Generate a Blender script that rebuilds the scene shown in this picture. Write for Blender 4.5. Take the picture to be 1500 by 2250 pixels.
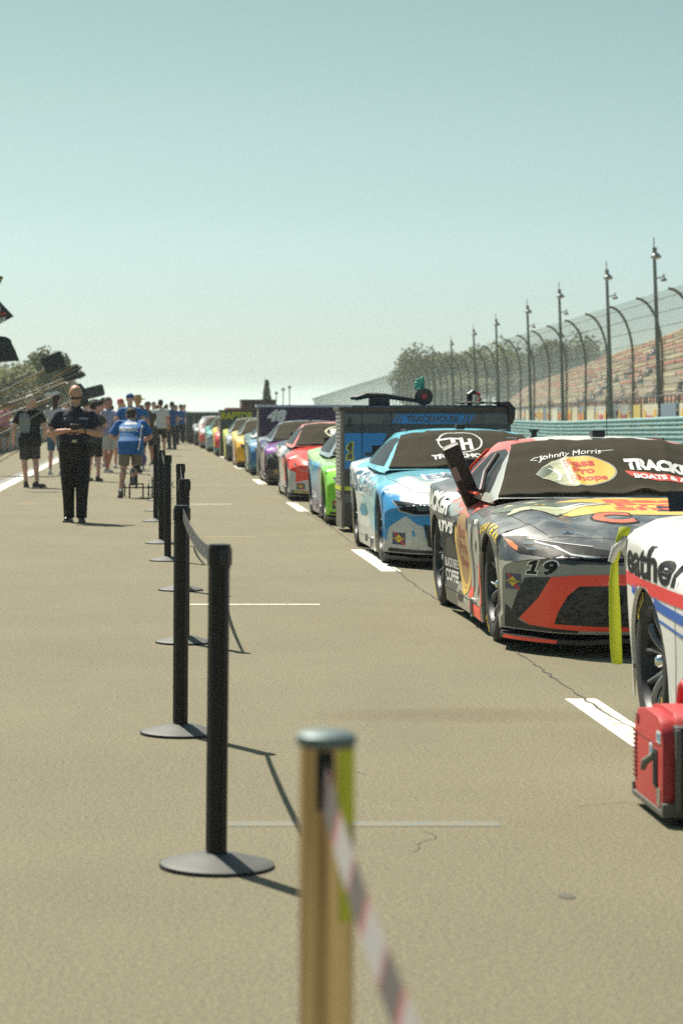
import bpy, bmesh, math, random
from mathutils import Vector, Matrix, noise as mnoise
from mathutils.bvhtree import BVHTree
R = math.radians
random.seed(11)
SC = bpy.context.scene
COL = SC.collection
for _o in list(bpy.data.objects):
    bpy.data.objects.remove(_o, do_unlink=True)

# ------------------------------------------------------------------ camera
FPX = 5300.0                      # focal length in pixels of the 1500x2250 photograph
cam_d = bpy.data.cameras.new('camera')
cam = bpy.data.objects.new('camera', cam_d); COL.objects.link(cam)
cam.location = (0, 0, 1.41)
cam.rotation_euler = (R(90), 0, 0)
cam_d.sensor_fit = 'VERTICAL'; cam_d.sensor_height = 36; cam_d.sensor_width = 24
cam_d.lens = FPX * 36 / 2250
cam_d.shift_x = (750 - 345) / 2250
cam_d.shift_y = -(1125 - 905) / 2250
cam_d.clip_start = 0.05; cam_d.clip_end = 6000
cam_d.dof.use_dof = True
cam_d.dof.focus_distance = 15.5
cam_d.dof.aperture_fstop = 5.0
SC.camera = cam

# ------------------------------------------------------------------ sky, sun, exposure
SUN_TO = Vector((-.35, .65, 1.0)).normalized()
world = bpy.data.worlds.new('World'); SC.world = world; world.use_nodes = True
wn, wl = world.node_tree.nodes, world.node_tree.links
wn.clear()
sky = wn.new('ShaderNodeTexSky'); sky.sky_type = 'NISHITA'; sky.sun_disc = False
sky.sun_elevation = R(53.6); sky.sun_rotation = R(-28.3)
sky.air_density = 1.15; sky.dust_density = 1.6; sky.ozone_density = 1.6
tint = wn.new('ShaderNodeMix'); tint.data_type = 'RGBA'; tint.blend_type = 'MULTIPLY'; tint.inputs[0].default_value = 1
tint.inputs[7].default_value = SKY_TINT = (.80, .96, .84, 1)
geo = wn.new('ShaderNodeNewGeometry')
sep = wn.new('ShaderNodeSeparateXYZ')
ramp = wn.new('ShaderNodeValToRGB')
# the air thins upward: milky at the horizon, deeper teal above, the same all round
ramp.color_ramp.elements[0].position = 0.0; ramp.color_ramp.elements[0].color = (1.75, 2.05, 2.9, 1)
ramp.color_ramp.elements[1].position = 1.0; ramp.color_ramp.elements[1].color = (.43, .43, .41, 1)
for p_, c_ in ((.0047, (1.5, 1.80, 2.5, 1)), (.013, (.83, .96, 1.42, 1)), (.028, (.67, .74, 1.05, 1)), (.046, (.585, .63, .865, 1)), (.088, (.515, .522, .61, 1)), (.13, (.477, .470, .480, 1)), (.166, (.433, .437, .413, 1))):
    e = ramp.color_ramp.elements.new(p_); e.color = c_
mul = wn.new('ShaderNodeMix'); mul.data_type = 'RGBA'; mul.blend_type = 'MULTIPLY'; mul.inputs[0].default_value = 1
tc = wn.new('ShaderNodeTexCoord')
bg = wn.new('ShaderNodeBackground'); bg.inputs[1].default_value = SKY_STRENGTH = .12
wo = wn.new('ShaderNodeOutputWorld')
wl.new(sky.outputs[0], tint.inputs[6])
wl.new(tc.outputs['Generated'], sep.inputs[0]); wl.new(sep.outputs[2], ramp.inputs[0])
wl.new(tint.outputs[2], mul.inputs[6]); wl.new(ramp.outputs[0], mul.inputs[7])
wl.new(mul.outputs[2], bg.inputs[0]); wl.new(bg.outputs[0], wo.inputs[0])
sun_d = bpy.data.lights.new('sun', 'SUN'); sun_d.energy = 4.2; sun_d.angle = R(.5); sun_d.color = (1, .93, .80)
sun = bpy.data.objects.new('sun', sun_d); COL.objects.link(sun)
sun.rotation_euler = (-SUN_TO).to_track_quat('-Z', 'Y').to_euler()
sun.location = (-40, 60, 120)
SC.view_settings.view_transform = 'Standard'
try: SC.view_settings.look = 'None'
except Exception: pass
SC.view_settings.gamma = 1; SC.view_settings.use_curve_mapping = False
SC.view_settings.exposure = .9
SC.render.engine = 'CYCLES'
SC.cycles.max_bounces = 6; SC.cycles.transparent_max_bounces = 24
SC.cycles.use_denoising = False
SC.render.film_transparent = False

# ------------------------------------------------------------------ materials
MATS = {}
def principled(m):
    m.use_nodes = True
    return m.node_tree.nodes['Principled BSDF']
def mat(name, col, rough=.6, metal=0., coat=0., var=0., vscale=8., bump=0., bscale=60., spec=None, emit=None):
    if name in MATS: return MATS[name]
    m = bpy.data.materials.new(name); b = principled(m); nt = m.node_tree; n, l = nt.nodes, nt.links
    b.inputs['Base Color'].default_value = (*col, 1); b.inputs['Roughness'].default_value = rough
    b.inputs['Metallic'].default_value = metal; b.inputs['Coat Weight'].default_value = coat
    b.inputs['Coat Roughness'].default_value = .06
    if spec is not None: b.inputs['Specular IOR Level'].default_value = spec
    if emit: b.inputs['Emission Color'].default_value = (*emit[0], 1); b.inputs['Emission Strength'].default_value = emit[1]
    if var or bump:
        t = n.new('ShaderNodeTexCoord')
        if var:
            nz = n.new('ShaderNodeTexNoise'); nz.inputs['Scale'].default_value = vscale; nz.inputs['Detail'].default_value = 6
            nz.inputs['Roughness'].default_value = .65
            l.new(t.outputs['Object'], nz.inputs[0])
            mr = n.new('ShaderNodeMapRange'); mr.inputs[1].default_value = .3; mr.inputs[2].default_value = .7
            mr.inputs[3].default_value = 1 - var; mr.inputs[4].default_value = 1 + var
            l.new(nz.outputs[0], mr.inputs[0])
            mx = n.new('ShaderNodeMix'); mx.data_type = 'RGBA'; mx.blend_type = 'MULTIPLY'; mx.inputs[0].default_value = 1
            mx.inputs[6].default_value = (*col, 1)
            l.new(mr.outputs[0], mx.inputs[7]); l.new(mx.outputs[2], b.inputs['Base Color'])
            mr2 = n.new('ShaderNodeMapRange'); mr2.inputs[3].default_value = rough * .85; mr2.inputs[4].default_value = min(1, rough * 1.2)
            l.new(nz.outputs[0], mr2.inputs[0]); l.new(mr2.outputs[0], b.inputs['Roughness'])
        if bump:
            nb = n.new('ShaderNodeTexNoise'); nb.inputs['Scale'].default_value = bscale; nb.inputs['Detail'].default_value = 4
            l.new(t.outputs['Object'], nb.inputs[0])
            bp = n.new('ShaderNodeBump'); bp.inputs['Strength'].default_value = bump; bp.inputs['Distance'].default_value = .01
            l.new(nb.outputs[0], bp.inputs['Height']); l.new(bp.outputs[0], b.inputs['Normal'])
    MATS[name] = m
    return m

def livery(name, base, layers, rough=.32, flake=0.):
    """paint: base colour and printed zones; a layer is (colour, (kx,ky,kz,threshold), noise amplitude, noise scale, softness, symmetric)"""
    if name in MATS: return MATS[name]
    m = bpy.data.materials.new(name); b = principled(m); nt = m.node_tree; n, l = nt.nodes, nt.links
    b.inputs['Roughness'].default_value = rough; b.inputs['Coat Weight'].default_value = .4; b.inputs['Coat Roughness'].default_value = .05
    b.inputs['Metallic'].default_value = flake
    t = n.new('ShaderNodeTexCoord'); s = n.new('ShaderNodeSeparateXYZ'); l.new(t.outputs['Object'], s.inputs[0])
    ab = n.new('ShaderNodeMath'); ab.operation = 'ABSOLUTE'; l.new(s.outputs[0], ab.inputs[0])
    prev = None
    def math_(op, a, b_=None, c=None):
        q = n.new('ShaderNodeMath'); q.operation = op
        for i, v in enumerate((a, b_, c)):
            if v is None: continue
            if isinstance(v, (int, float)): q.inputs[i].default_value = v
            else: l.new(v, q.inputs[i])
        return q.outputs[0]
    def colsock(c, sc=3.):
        if len(c) == 3 and not isinstance(c[0], tuple): return None
        nz = n.new('ShaderNodeTexNoise'); nz.inputs['Scale'].default_value = sc; nz.inputs['Detail'].default_value = 5; nz.inputs['Distortion'].default_value = .6
        l.new(t.outputs['Object'], nz.inputs[0])
        rp = n.new('ShaderNodeValToRGB'); rp.color_ramp.interpolation = 'CONSTANT'
        k = len(c)
        rp.color_ramp.elements[0].color = (*c[0], 1); rp.color_ramp.elements[0].position = 0
        rp.color_ramp.elements[1].color = (*c[1], 1); rp.color_ramp.elements[1].position = .46 if k == 3 else .5
        for i in range(2, k):
            e = rp.color_ramp.elements.new(.46 + .1 * (i - 1)); e.color = (*c[i], 1)
        l.new(nz.outputs[0], rp.inputs[0])
        return rp.outputs[0]
    cs = colsock(base)
    first = True
    for (c, k, na, ns, soft, sym) in layers:
        e = math_('MULTIPLY_ADD', ab.outputs[0] if sym else s.outputs[0], k[0], -k[3])
        e = math_('MULTIPLY_ADD', s.outputs[1], k[1], e); e = math_('MULTIPLY_ADD', s.outputs[2], k[2], e)
        if na:
            nz = n.new('ShaderNodeTexNoise'); nz.inputs['Scale'].default_value = ns; nz.inputs['Detail'].default_value = 5
            l.new(t.outputs['Object'], nz.inputs[0])
            e = math_('MULTIPLY_ADD', math_('SUBTRACT', nz.outputs[0], .5), na * 2, e)
        mr = n.new('ShaderNodeMapRange'); mr.inputs[1].default_value = -soft; mr.inputs[2].default_value = soft; l.new(e, mr.inputs[0])
        mx = n.new('ShaderNodeMix'); mx.data_type = 'RGBA'; l.new(mr.outputs[0], mx.inputs[0])
        if first:
            if cs is None: mx.inputs[6].default_value = (*base, 1)
            else: l.new(cs, mx.inputs[6])
            first = False
        else: l.new(prev, mx.inputs[6])
        c2 = colsock(c, 5.)
        if c2 is None: mx.inputs[7].default_value = (*c, 1)
        else: l.new(c2, mx.inputs[7])
        prev = mx.outputs[2]
    if prev is not None: l.new(prev, b.inputs['Base Color'])
    elif cs is not None: l.new(cs, b.inputs['Base Color'])
    else: b.inputs['Base Color'].default_value = (*base, 1)
    MATS[name] = m
    return m

# ------------------------------------------------------------------ mesh building
class MB:
    def __init__(self): self.v = []; self.f = []; self.mi = []; self.cur = 0
    def add(self, vs, fs):
        o = len(self.v); self.v += [tuple(p) for p in vs]
        for f in fs: self.f.append(tuple(i + o for i in f)); self.mi.append(self.cur)
        return self
    def box(self, x0, x1, y0, y1, z0, z1, M=None):
        vs = [(x, y, z) for z in (z0, z1) for y in (y0, y1) for x in (x0, x1)]
        if M: vs = [M @ Vector(p) for p in vs]
        return self.add(vs, [(0, 2, 3, 1), (4, 5, 7, 6), (0, 1, 5, 4), (2, 6, 7, 3), (0, 4, 6, 2), (1, 3, 7, 5)])
    def tube(self, pts, r, n=10, cap=True, flat=None):
        pts = [Vector(p) for p in pts]; k = len(pts)
        rs = r if isinstance(r, (list, tuple)) else [r] * k
        vs = []; fs = []
        up = None
        for i, p in enumerate(pts):
            d = (pts[min(i + 1, k - 1)] - pts[max(i - 1, 0)])
            if d.length < 1e-9: d = Vector((0, 0, 1))
            d.normalize()
            if up is None: up = Vector((0, 0, 1)) if abs(d.z) < .9 else Vector((0, 1, 0))
            a = d.cross(up)
            if a.length < 1e-6: a = d.orthogonal()
            a.normalize(); b = a.cross(d).normalized()
            if flat: b = b * flat
            for j in range(n):
                t = 2 * math.pi * j / n
                vs.append(p + (a * math.cos(t) + b * math.sin(t)) * rs[i])
        for i in range(k - 1):
            for j in range(n):
                j2 = (j + 1) % n
                fs.append((i * n + j, i * n + j2, (i + 1) * n + j2, (i + 1) * n + j))
        if cap:
            fs.append(tuple(range(n - 1, -1, -1))); fs.append(tuple((k - 1) * n + j for j in range(n)))
        return self.add(vs, fs)
    def capsule(self, p0, r0, p1, r1, n=12, round0=True, round1=True, flat=1.):
        p0 = Vector(p0); p1 = Vector(p1); d = (p1 - p0); L = d.length; d.normalize()
        pts = []; rs = []
        if round0:
            for a in (80, 55, 28): pts.append(p0 - d * r0 * math.sin(R(a))); rs.append(r0 * math.cos(R(a)))
        pts.append(p0); rs.append(r0); pts.append(p0 + d * L * .5); rs.append((r0 + r1) / 2); pts.append(p1); rs.append(r1)
        if round1:
            for a in (28, 55, 80): pts.append(p1 + d * r1 * math.sin(R(a))); rs.append(r1 * math.cos(R(a)))
        return self.tube(pts, rs, n, True, flat if flat != 1. else None)
    def ell(self, c, rx, ry, rz, M=None, nu=14, nv=9):
        vs = [(0, 0, -1)]
        for i in range(1, nv):
            ph = math.pi * i / nv - math.pi / 2
            for j in range(nu):
                t = 2 * math.pi * j / nu; vs.append((math.cos(ph) * math.cos(t), math.cos(ph) * math.sin(t), math.sin(ph)))
        vs.append((0, 0, 1)); fs = []
        for j in range(nu): fs.append((0, 1 + (j + 1) % nu, 1 + j))
        for i in range(nv - 2):
            for j in range(nu):
                a = 1 + i * nu; fs.append((a + j, a + (j + 1) % nu, a + nu + (j + 1) % nu, a + nu + j))
        t_ = len(vs) - 1; a = 1 + (nv - 2) * nu
        for j in range(nu): fs.append((a + j, a + (j + 1) % nu, t_))
        out = []
        for p in vs:
            q = Vector((p[0] * rx, p[1] * ry, p[2] * rz))
            if M: q = M @ q
            out.append(q + Vector(c))
        return self.add(out, fs)
    def lathe(self, prof, n=32, axis='z', c=(0, 0, 0), close=False):
        vs = []; fs = []; k = len(prof); c = Vector(c)
        for (r, h) in prof:
            for j in range(n):
                t = 2 * math.pi * j / n; a, b = r * math.cos(t), r * math.sin(t)
                vs.append(c + (Vector((a, b, h)) if axis == 'z' else Vector((h, a, b)) if axis == 'x' else Vector((a, h, b))))
        for i in range(k - 1):
            for j in range(n):
                j2 = (j + 1) % n; fs.append((i * n + j, i * n + j2, (i + 1) * n + j2, (i + 1) * n + j))
        if prof[0][0] > 1e-6 and not close: fs.append(tuple(range(n - 1, -1, -1)))
        if prof[-1][0] > 1e-6 and not close: fs.append(tuple((k - 1) * n + j for j in range(n)))
        return self.add(vs, fs)
    def rings(self, rings, n=18, cap=True):
        """rings: (centre, rx, ry) horizontal ellipses"""
        vs = []; fs = []; k = len(rings)
        for (c, rx, ry) in rings:
            for j in range(n):
                t = 2 * math.pi * j / n
                vs.append((c[0] + rx * math.cos(t), c[1] + ry * math.sin(t), c[2]))
        for i in range(k - 1):
            for j in range(n):
                j2 = (j + 1) % n; fs.append((i * n + j, i * n + j2, (i + 1) * n + j2, (i + 1) * n + j))
        if cap: fs.append(tuple(range(n - 1, -1, -1))); fs.append(tuple((k - 1) * n + j for j in range(n)))
        return self.add(vs, fs)
    def prism(self, poly, fn0, fn1):
        """closed polygon swept between two placements fn0, fn1 (2D -> 3D)"""
        k = len(poly)
        vs = [fn0(*p) for p in poly] + [fn1(*p) for p in poly]
        fs = [tuple(range(k - 1, -1, -1)), tuple(range(k, 2 * k))] + [(i, (i + 1) % k, k + (i + 1) % k, k + i) for i in range(k)]
        return self.add(vs, fs)
    def grid(self, nu, nv, fn, closeu=False):
        vs = [fn(i / nu, j / nv) for j in range(nv + 1) for i in range(nu + 1)]
        fs = [(j * (nu + 1) + i, j * (nu + 1) + i + 1, (j + 1) * (nu + 1) + i + 1, (j + 1) * (nu + 1) + i) for j in range(nv) for i in range(nu)]
        return self.add(vs, fs)
    def mesh(self, name, mats, smooth=False, fixn=True):
        me = bpy.data.meshes.new(name); me.from_pydata([tuple(p) for p in self.v], [], self.f)
        for m in (mats if isinstance(mats, (list, tuple)) else [mats]): me.materials.append(m)
        for p, i in zip(me.polygons, self.mi): p.material_index = i
        if fixn:
            b = bmesh.new(); b.from_mesh(me); bmesh.ops.recalc_face_normals(b, faces=b.faces); b.to_mesh(me); b.free()
        if smooth:
            me.polygons.foreach_set('use_smooth', [True] * len(me.polygons))
            if smooth != 'all':
                try: me.set_sharp_from_angle(angle=R(38 if smooth is True else smooth))
                except Exception: pass
        me.update()
        return me
    def build(self, name, mats, parent=None, smooth=False, loc=None, rot=None, bevel=0):
        me = self.mesh(name, mats, smooth)
        if bevel:
            b = bmesh.new(); b.from_mesh(me)
            es = [e for e in b.edges if len(e.link_faces) == 2 and e.calc_face_angle() > R(50)]
            bmesh.ops.bevel(b, geom=es, offset=bevel, segments=2, affect='EDGES', profile=.7)
            b.to_mesh(me); b.free()
            me.polygons.foreach_set('use_smooth', [True] * len(me.polygons))
            try: me.set_sharp_from_angle(angle=R(38))
            except Exception: pass
        return link(name, me, parent, loc, rot)

def link(name, me, parent=None, loc=None, rot=None):
    o = bpy.data.objects.new(name, me); COL.objects.link(o)
    if parent: o.parent = parent
    if loc: o.location = loc
    if rot: o.rotation_euler = rot
    return o
def thing(name, label, cat, loc=(0, 0, 0), rotz=0., group=None):
    o = bpy.data.objects.new(name, None); COL.objects.link(o); o.location = loc; o.rotation_euler = (0, 0, rotz)
    o.empty_display_size = .1
    o['label'] = label; o['category'] = cat
    if group: o['group'] = group
    return o
def tag(o, label, cat, group=None, kind=None):
    if label: o['label'] = label
    if cat: o['category'] = cat
    if group: o['group'] = group
    if kind: o['kind'] = kind
    return o
CHILD = {}
def dup(root, loc, rotz, label, group=None, mats=None, scale=None):
    """a copy of a thing with copies of its parts and sub-parts; mats: {part name: material}"""
    def rec(o, par):
        c = o.copy(); COL.objects.link(c)
        if par: c.parent = par
        if mats:
            k = o.name.split('.')[0]
            if k in mats and c.material_slots:
                c.material_slots[0].link = 'OBJECT'; c.material_slots[0].material = mats[k]
        for ch in o.children: rec(ch, c)
        return c
    r = rec(root, None)
    r.location = loc; r.rotation_euler = (0, 0, rotz)
    if scale: r.scale = scale if isinstance(scale, tuple) else (scale,) * 3
    r['label'] = label
    if group: r['group'] = group
    return r
def setm(o, m):
    o.material_slots[0].link = 'OBJECT'; o.material_slots[0].material = m

def lerp(t, pts):
    if t <= pts[0][0]: return pts[0][1]
    for (a, va), (b, vb) in zip(pts, pts[1:]):
        if t <= b:
            u = (t - a) / (b - a); u = u * u * (3 - 2 * u) if SMOOTH else u
            return va + (vb - va) * u
    return pts[-1][1]
SMOOTH = False

# ------------------------------------------------------------------ flat print (2D shapes laid on surfaces)
_tc = {}
def text2d(s, size=1., bold=0., shear=0., spacing=1.):
    k = (s, bold, shear, spacing)
    if k not in _tc:
        c = bpy.data.curves.new('t', 'FONT'); c.body = s; c.size = 1; c.offset = bold; c.shear = shear; c.resolution_u = 4
        c.space_character = spacing; c.align_x = 'CENTER'; c.align_y = 'CENTER'
        o = bpy.data.objects.new('t', c); COL.objects.link(o)
        bpy.context.view_layer.update()
        me = bpy.data.meshes.new_from_object(o.evaluated_get(bpy.context.evaluated_depsgraph_get()))
        vs = [(v.co.x, v.co.y) for v in me.vertices]; fs = [tuple(p.vertices) for p in me.polygons]
        bpy.data.objects.remove(o); bpy.data.curves.remove(c); bpy.data.meshes.remove(me)
        xs = [v[0] for v in vs]; ys = [v[1] for v in vs]
        cx, cy = (min(xs) + max(xs)) / 2, (min(ys) + max(ys)) / 2
        w, h = max(xs) - min(xs), max(ys) - min(ys)
        _tc[k] = ([(x - cx, y - cy) for x, y in vs], fs, w, h)
    return _tc[k]
def text_fit(s, w, h, bold=.02, shear=0., cx=0., cy=0., rot=0., spacing=1.):
    vs, fs, w0, h0 = text2d(s, 1, bold, shear, spacing)
    ca, sa = math.cos(rot), math.sin(rot); out = []
    for x, y in vs:
        x *= w / w0; y *= h / h0
        out.append((cx + x * ca - y * sa, cy + x * sa + y * ca))
    return out, list(fs)
def poly2d(pts): return list(pts), [tuple(range(len(pts)))]
def ellipse2d(cx, cy, rx, ry, n=40, rot=0.):
    ca, sa = math.cos(rot), math.sin(rot)
    return poly2d([(cx + rx * math.cos(2 * math.pi * i / n) * ca - ry * math.sin(2 * math.pi * i / n) * sa,
                    cy + rx * math.cos(2 * math.pi * i / n) * sa + ry * math.sin(2 * math.pi * i / n) * ca) for i in range(n)])
def ring2d(cx, cy, rx, ry, w, n=44):
    vs = []; fs = []
    for i in range(n):
        t = 2 * math.pi * i / n
        vs += [(cx + rx * math.cos(t), cy + ry * math.sin(t)), (cx + (rx - w) * math.cos(t), cy + (ry - w) * math.sin(t))]
        j = (i + 1) % n; fs.append((2 * i, 2 * j, 2 * j + 1, 2 * i + 1))
    return vs, fs
def strip2d(pts, w):
    vs = []; fs = []
    for i, p in enumerate(pts):
        a = Vector(pts[max(i - 1, 0)]); b = Vector(pts[min(i + 1, len(pts) - 1)]); d = (b - a).normalized()
        ww = w[i] if isinstance(w, (list, tuple)) else w
        vs += [(p[0] - d.y * ww / 2, p[1] + d.x * ww / 2), (p[0] + d.y * ww / 2, p[1] - d.x * ww / 2)]
        if i: fs.append((2 * i - 2, 2 * i - 1, 2 * i + 1, 2 * i))
    return vs, fs
def rect2d(x0, x1, y0, y1): return poly2d([(x0, y0), (x1, y0), (x1, y1), (x0, y1)])
def fine(shape, L):
    vs, fs = shape
    b = bmesh.new(); bv = [b.verts.new((x, y, 0)) for x, y in vs]
    for f in fs:
        try: b.faces.new([bv[i] for i in f])
        except ValueError: pass
    bmesh.ops.triangulate(b, faces=b.faces[:])
    for _ in range(7):
        es = [e for e in b.edges if e.calc_length() > L]
        if not es: break
        bmesh.ops.subdivide_edges(b, edges=es, cuts=1)
        bmesh.ops.triangulate(b, faces=[f for f in b.faces if len(f.verts) > 3])
    b.verts.index_update()
    vs = [(v.co.x, v.co.y) for v in b.verts]; fs = [tuple(v.index for v in f.verts) for f in b.faces]
    b.free()
    return vs, fs
def project(shape, bvh, origin, U, V, D, off=.003, L=.05, far=3., maxd=None):
    vs, fs = fine(shape, L)
    origin, U, V, D = Vector(origin), Vector(U), Vector(V), Vector(D).normalized()
    out = []; ok = []
    for (a, b) in vs:
        p = origin + U * a + V * b
        h, nrm, idx, dist = bvh.ray_cast(p - D * far, D)
        if h is None or (maxd and abs(dist - far) > maxd): ok.append(False); out.append((0, 0, 0)); continue
        if nrm.dot(D) > 0: nrm = -nrm
        out.append(tuple(h + nrm * (.0008 + off * .35))); ok.append(True)
    keep = [f for f in fs if all(ok[i] for i in f)]
    used = sorted({i for f in keep for i in f}); mp = {i: k for k, i in enumerate(used)}
    m = MB(); m.add([out[i] for i in used], [tuple(mp[i] for i in f) for f in keep])
    return m
def flatprint(name, shape, m, parent, origin, U, V, kind=None):
    """a print on a flat face"""
    o = Vector(origin); U = Vector(U); V = Vector(V)
    b = MB(); b.add([o + U * x + V * y for x, y in shape[0]], shape[1])
    return b.build(name, m, parent)
def bvh_of(mbs):
    vs = []; fs = []
    for m in mbs:
        o = len(vs); vs += [Vector(p) for p in m.v]; fs += [tuple(i + o for i in f) for f in m.f]
    return BVHTree.FromPolygons(vs, fs)

black = mat('black_plastic', (.012, .012, .013), .42)
rubber = mat('tyre_rubber', (.022, .022, .021), .75, var=.3, vscale=12)
dkgrey = mat('dark_grey_paint', (.045, .05, .052), .45)
white = mat('white_print', (.78, .78, .75), .5)
yellow = mat('yellow_print', (.80, .55, .02), .5)
redp = mat('bright_red_print', (.98, .075, .03), .45, coat=.2)
chrome = mat('polished_steel', (.75, .75, .74), .16, 1.)
# ------------------------------------------------------------------ ground
def ground_material():
    m = bpy.data.materials.new('worn_asphalt'); b = principled(m); nt = m.node_tree; n, l = nt.nodes, nt.links
    t = n.new('ShaderNodeTexCoord')
    def nz(scale, det=5, rough=.6, stretch=None):
        q = n.new('ShaderNodeTexNoise'); q.inputs['Scale'].default_value = scale; q.inputs['Detail'].default_value = det; q.inputs['Roughness'].default_value = rough
        if stretch:
            mp = n.new('ShaderNodeMapping'); mp.inputs['Scale'].default_value = stretch; l.new(t.outputs['Object'], mp.inputs[0]); l.new(mp.outputs[0], q.inputs[0])
        else: l.new(t.outputs['Object'], q.inputs[0])
        return q.outputs[0]
    def rng(s, a, b_, c, d):
        q = n.new('ShaderNodeMapRange'); q.inputs[1].default_value = a; q.inputs[2].default_value = b_; q.inputs[3].default_value = c; q.inputs[4].default_value = d
        l.new(s, q.inputs[0]); return q.outputs[0]
    def mul(a, c):
        q = n.new('ShaderNodeMath'); q.operation = 'MULTIPLY'; l.new(a, q.inputs[0]); l.new(c, q.inputs[1]); return q.outputs[0]
    v = n.new('ShaderNodeTexVoronoi'); v.inputs['Scale'].default_value = 150; l.new(t.outputs['Object'], v.inputs[0])
    f1 = rng(nz(190, 3), .38, .62, .52, 1.48)
    f2 = rng(nz(60, 6, .75), .36, .64, .70, 1.3)
    f3 = rng(nz(.6, 7, .7), .3, .7, .93, 1.07)
    f4 = rng(nz(2.2, 4, .6, (1, .15, 1)), .3, .7, .97, 1.03)
    f5 = rng(nz(14, 5, .7), .62, .74, 1.0, .78)
    f = mul(mul(mul(f1, f2), mul(f3, f4)), f5)
    mx = n.new('ShaderNodeMix'); mx.data_type = 'RGBA'; mx.blend_type = 'MULTIPLY'; mx.inputs[0].default_value = 1
    # one brownish stain on the pavement beside the painted stall line
    sp_ = n.new('ShaderNodeSeparateXYZ'); l.new(t.outputs['Object'], sp_.inputs[0])
    def mth(op, a, b_=None, c=None):
        q = n.new('ShaderNodeMath'); q.operation = op
        for i, v_ in enumerate((a, b_, c)):
            if v_ is None: continue
            if isinstance(v_, (int, float)): q.inputs[i].default_value = v_
            else: l.new(v_, q.inputs[i])
        return q.outputs[0]
    ex = mth('MULTIPLY_ADD', sp_.outputs[0], 1 / .75, -1.4 / .75); ey = mth('MULTIPLY_ADD', sp_.outputs[1], 1 / .30, -11.2 / .30)
    d2 = mth('ADD', mth('POWER', ex, 2), mth('POWER', ey, 2)); d3 = mth('MULTIPLY_ADD', nz(2.5, 5, .7), 1.6, d2)
    stn = n.new('ShaderNodeMapRange'); stn.inputs[1].default_value = .7; stn.inputs[2].default_value = 2.0; stn.inputs[3].default_value = .85; stn.inputs[4].default_value = 0; l.new(d3, stn.inputs[0])
    smx = n.new('ShaderNodeMix'); smx.data_type = 'RGBA'; smx.inputs[6].default_value = (.193, .174, .112, 1); smx.inputs[7].default_value = (.158, .132, .080, 1); l.new(stn.outputs[0], smx.inputs[0])
    l.new(smx.outputs[2], mx.inputs[6]); l.new(f, mx.inputs[7])
    l.new(mx.outputs[2], b.inputs['Base Color']); b.inputs['Roughness'].default_value = .88
    b.inputs['Specular IOR Level'].default_value = .25
    bp = n.new('ShaderNodeBump'); bp.inputs['Strength'].default_value = .55; bp.inputs['Distance'].default_value = .009
    l.new(nz(260, 4), bp.inputs['Height']); l.new(bp.outputs[0], b.inputs['Normal'])
    return m
asphalt = ground_material()
def sheet(name, x0, x1, y0, y1, z, m, nx=1, ny=1):
    b = MB(); b.grid(nx, ny, lambda u, v: (x0 + (x1 - x0) * u, y0 + (y1 - y0) * v, z))
    return b.build(name, m)
grass_m = mat('dry_grass', (.10, .12, .045), .9, var=.35, vscale=.6)
tag(sheet('grass_ground', -2500, 2500, -60, 4200, -.08, grass_m), None, None, kind='structure')
tag(sheet('ground', -40, 13, -20, 420, 0, asphalt), None, None, kind='structure')
def worn_paint(name, col, wear=.5, scale=30):
    if name in MATS: return MATS[name]
    m = bpy.data.materials.new(name); b = principled(m); nt = m.node_tree; n, l = nt.nodes, nt.links
    t = n.new('ShaderNodeTexCoord'); q = n.new('ShaderNodeTexNoise'); q.inputs['Scale'].default_value = scale; q.inputs['Detail'].default_value = 8; q.inputs['Roughness'].default_value = .7
    l.new(t.outputs['Object'], q.inputs[0])
    mr = n.new('ShaderNodeMapRange'); mr.inputs[1].default_value = wear - .04; mr.inputs[2].default_value = wear + .06; l.new(q.outputs[0], mr.inputs[0])
    mx = n.new('ShaderNodeMix'); mx.data_type = 'RGBA'; mx.inputs[7].default_value = (*col, 1); mx.inputs[6].default_value = (.185, .16, .102, 1)
    l.new(mr.outputs[0], mx.inputs[0]); l.new(mx.outputs[2], b.inputs['Base Color']); b.inputs['Roughness'].default_value = .8
    MATS[name] = m; return m
wp = worn_paint('worn_white_paint', (.70, .68, .60), .41, 12)
wp2 = worn_paint('faint_white_paint', (.5, .48, .40), .47, 14)
op = worn_paint('faint_orange_paint', (.55, .27, .10), .44, 12)
yp = worn_paint('faint_yellow_paint', (.5, .38, .16), .45, 12)
bp_ = worn_paint('faint_blue_paint', (.12, .165, .165), .53, 26)
stain = worn_paint('rubber_stain', (.125, .10, .07), .47, 3)
def marking(shape, m, z=.0015):
    b = MB(); vs, fs = shape; b.add([(x, y, z) for x, y in vs], fs)
    return tag(b.build('painted_marking', m), None, None, kind='structure')
random.seed(3)
for k in range(12):
    y1 = 11.85 + 12.85 * k + (0 if k else 0); y0 = y1 - 3.4 if k else 9.7
    marking(rect2d(2.0 - .02 * (k % 2), 2.155, y0, y1), wp)
for (x0, x1, y, w, m) in ((.24, 1.19, 17.66, .075, wp), (.38, 1.15, 36.8, .11, wp), (.2, 1.12, 27.2, .06, yp), (.6, 1.9, 46.4, .12, wp2),
                          (.24, 1.17, 8.25, .10, bp_), (-2.15, -1.65, 37.0, .10, op), (-1.9, -1.78, 27.3, .07, op), (-2.05, -1.77, 27.3, .07, op), (-2.6, -1.9, 42, .09, wp2),
                          (-1.2, .9, 53.5, .16, wp2), (.3, 1.6, 62, .15, wp2), (-2.2, -1.2, 49, .10, wp2)):
    marking(rect2d(x0, x1, y - w / 2, y + w / 2), m)
pl = MB()
ys = [20 + 8 * i for i in range(38)]
marking(strip2d([(-2.90 - .00000 * y, y) for y in ys], .24), wp)
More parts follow.
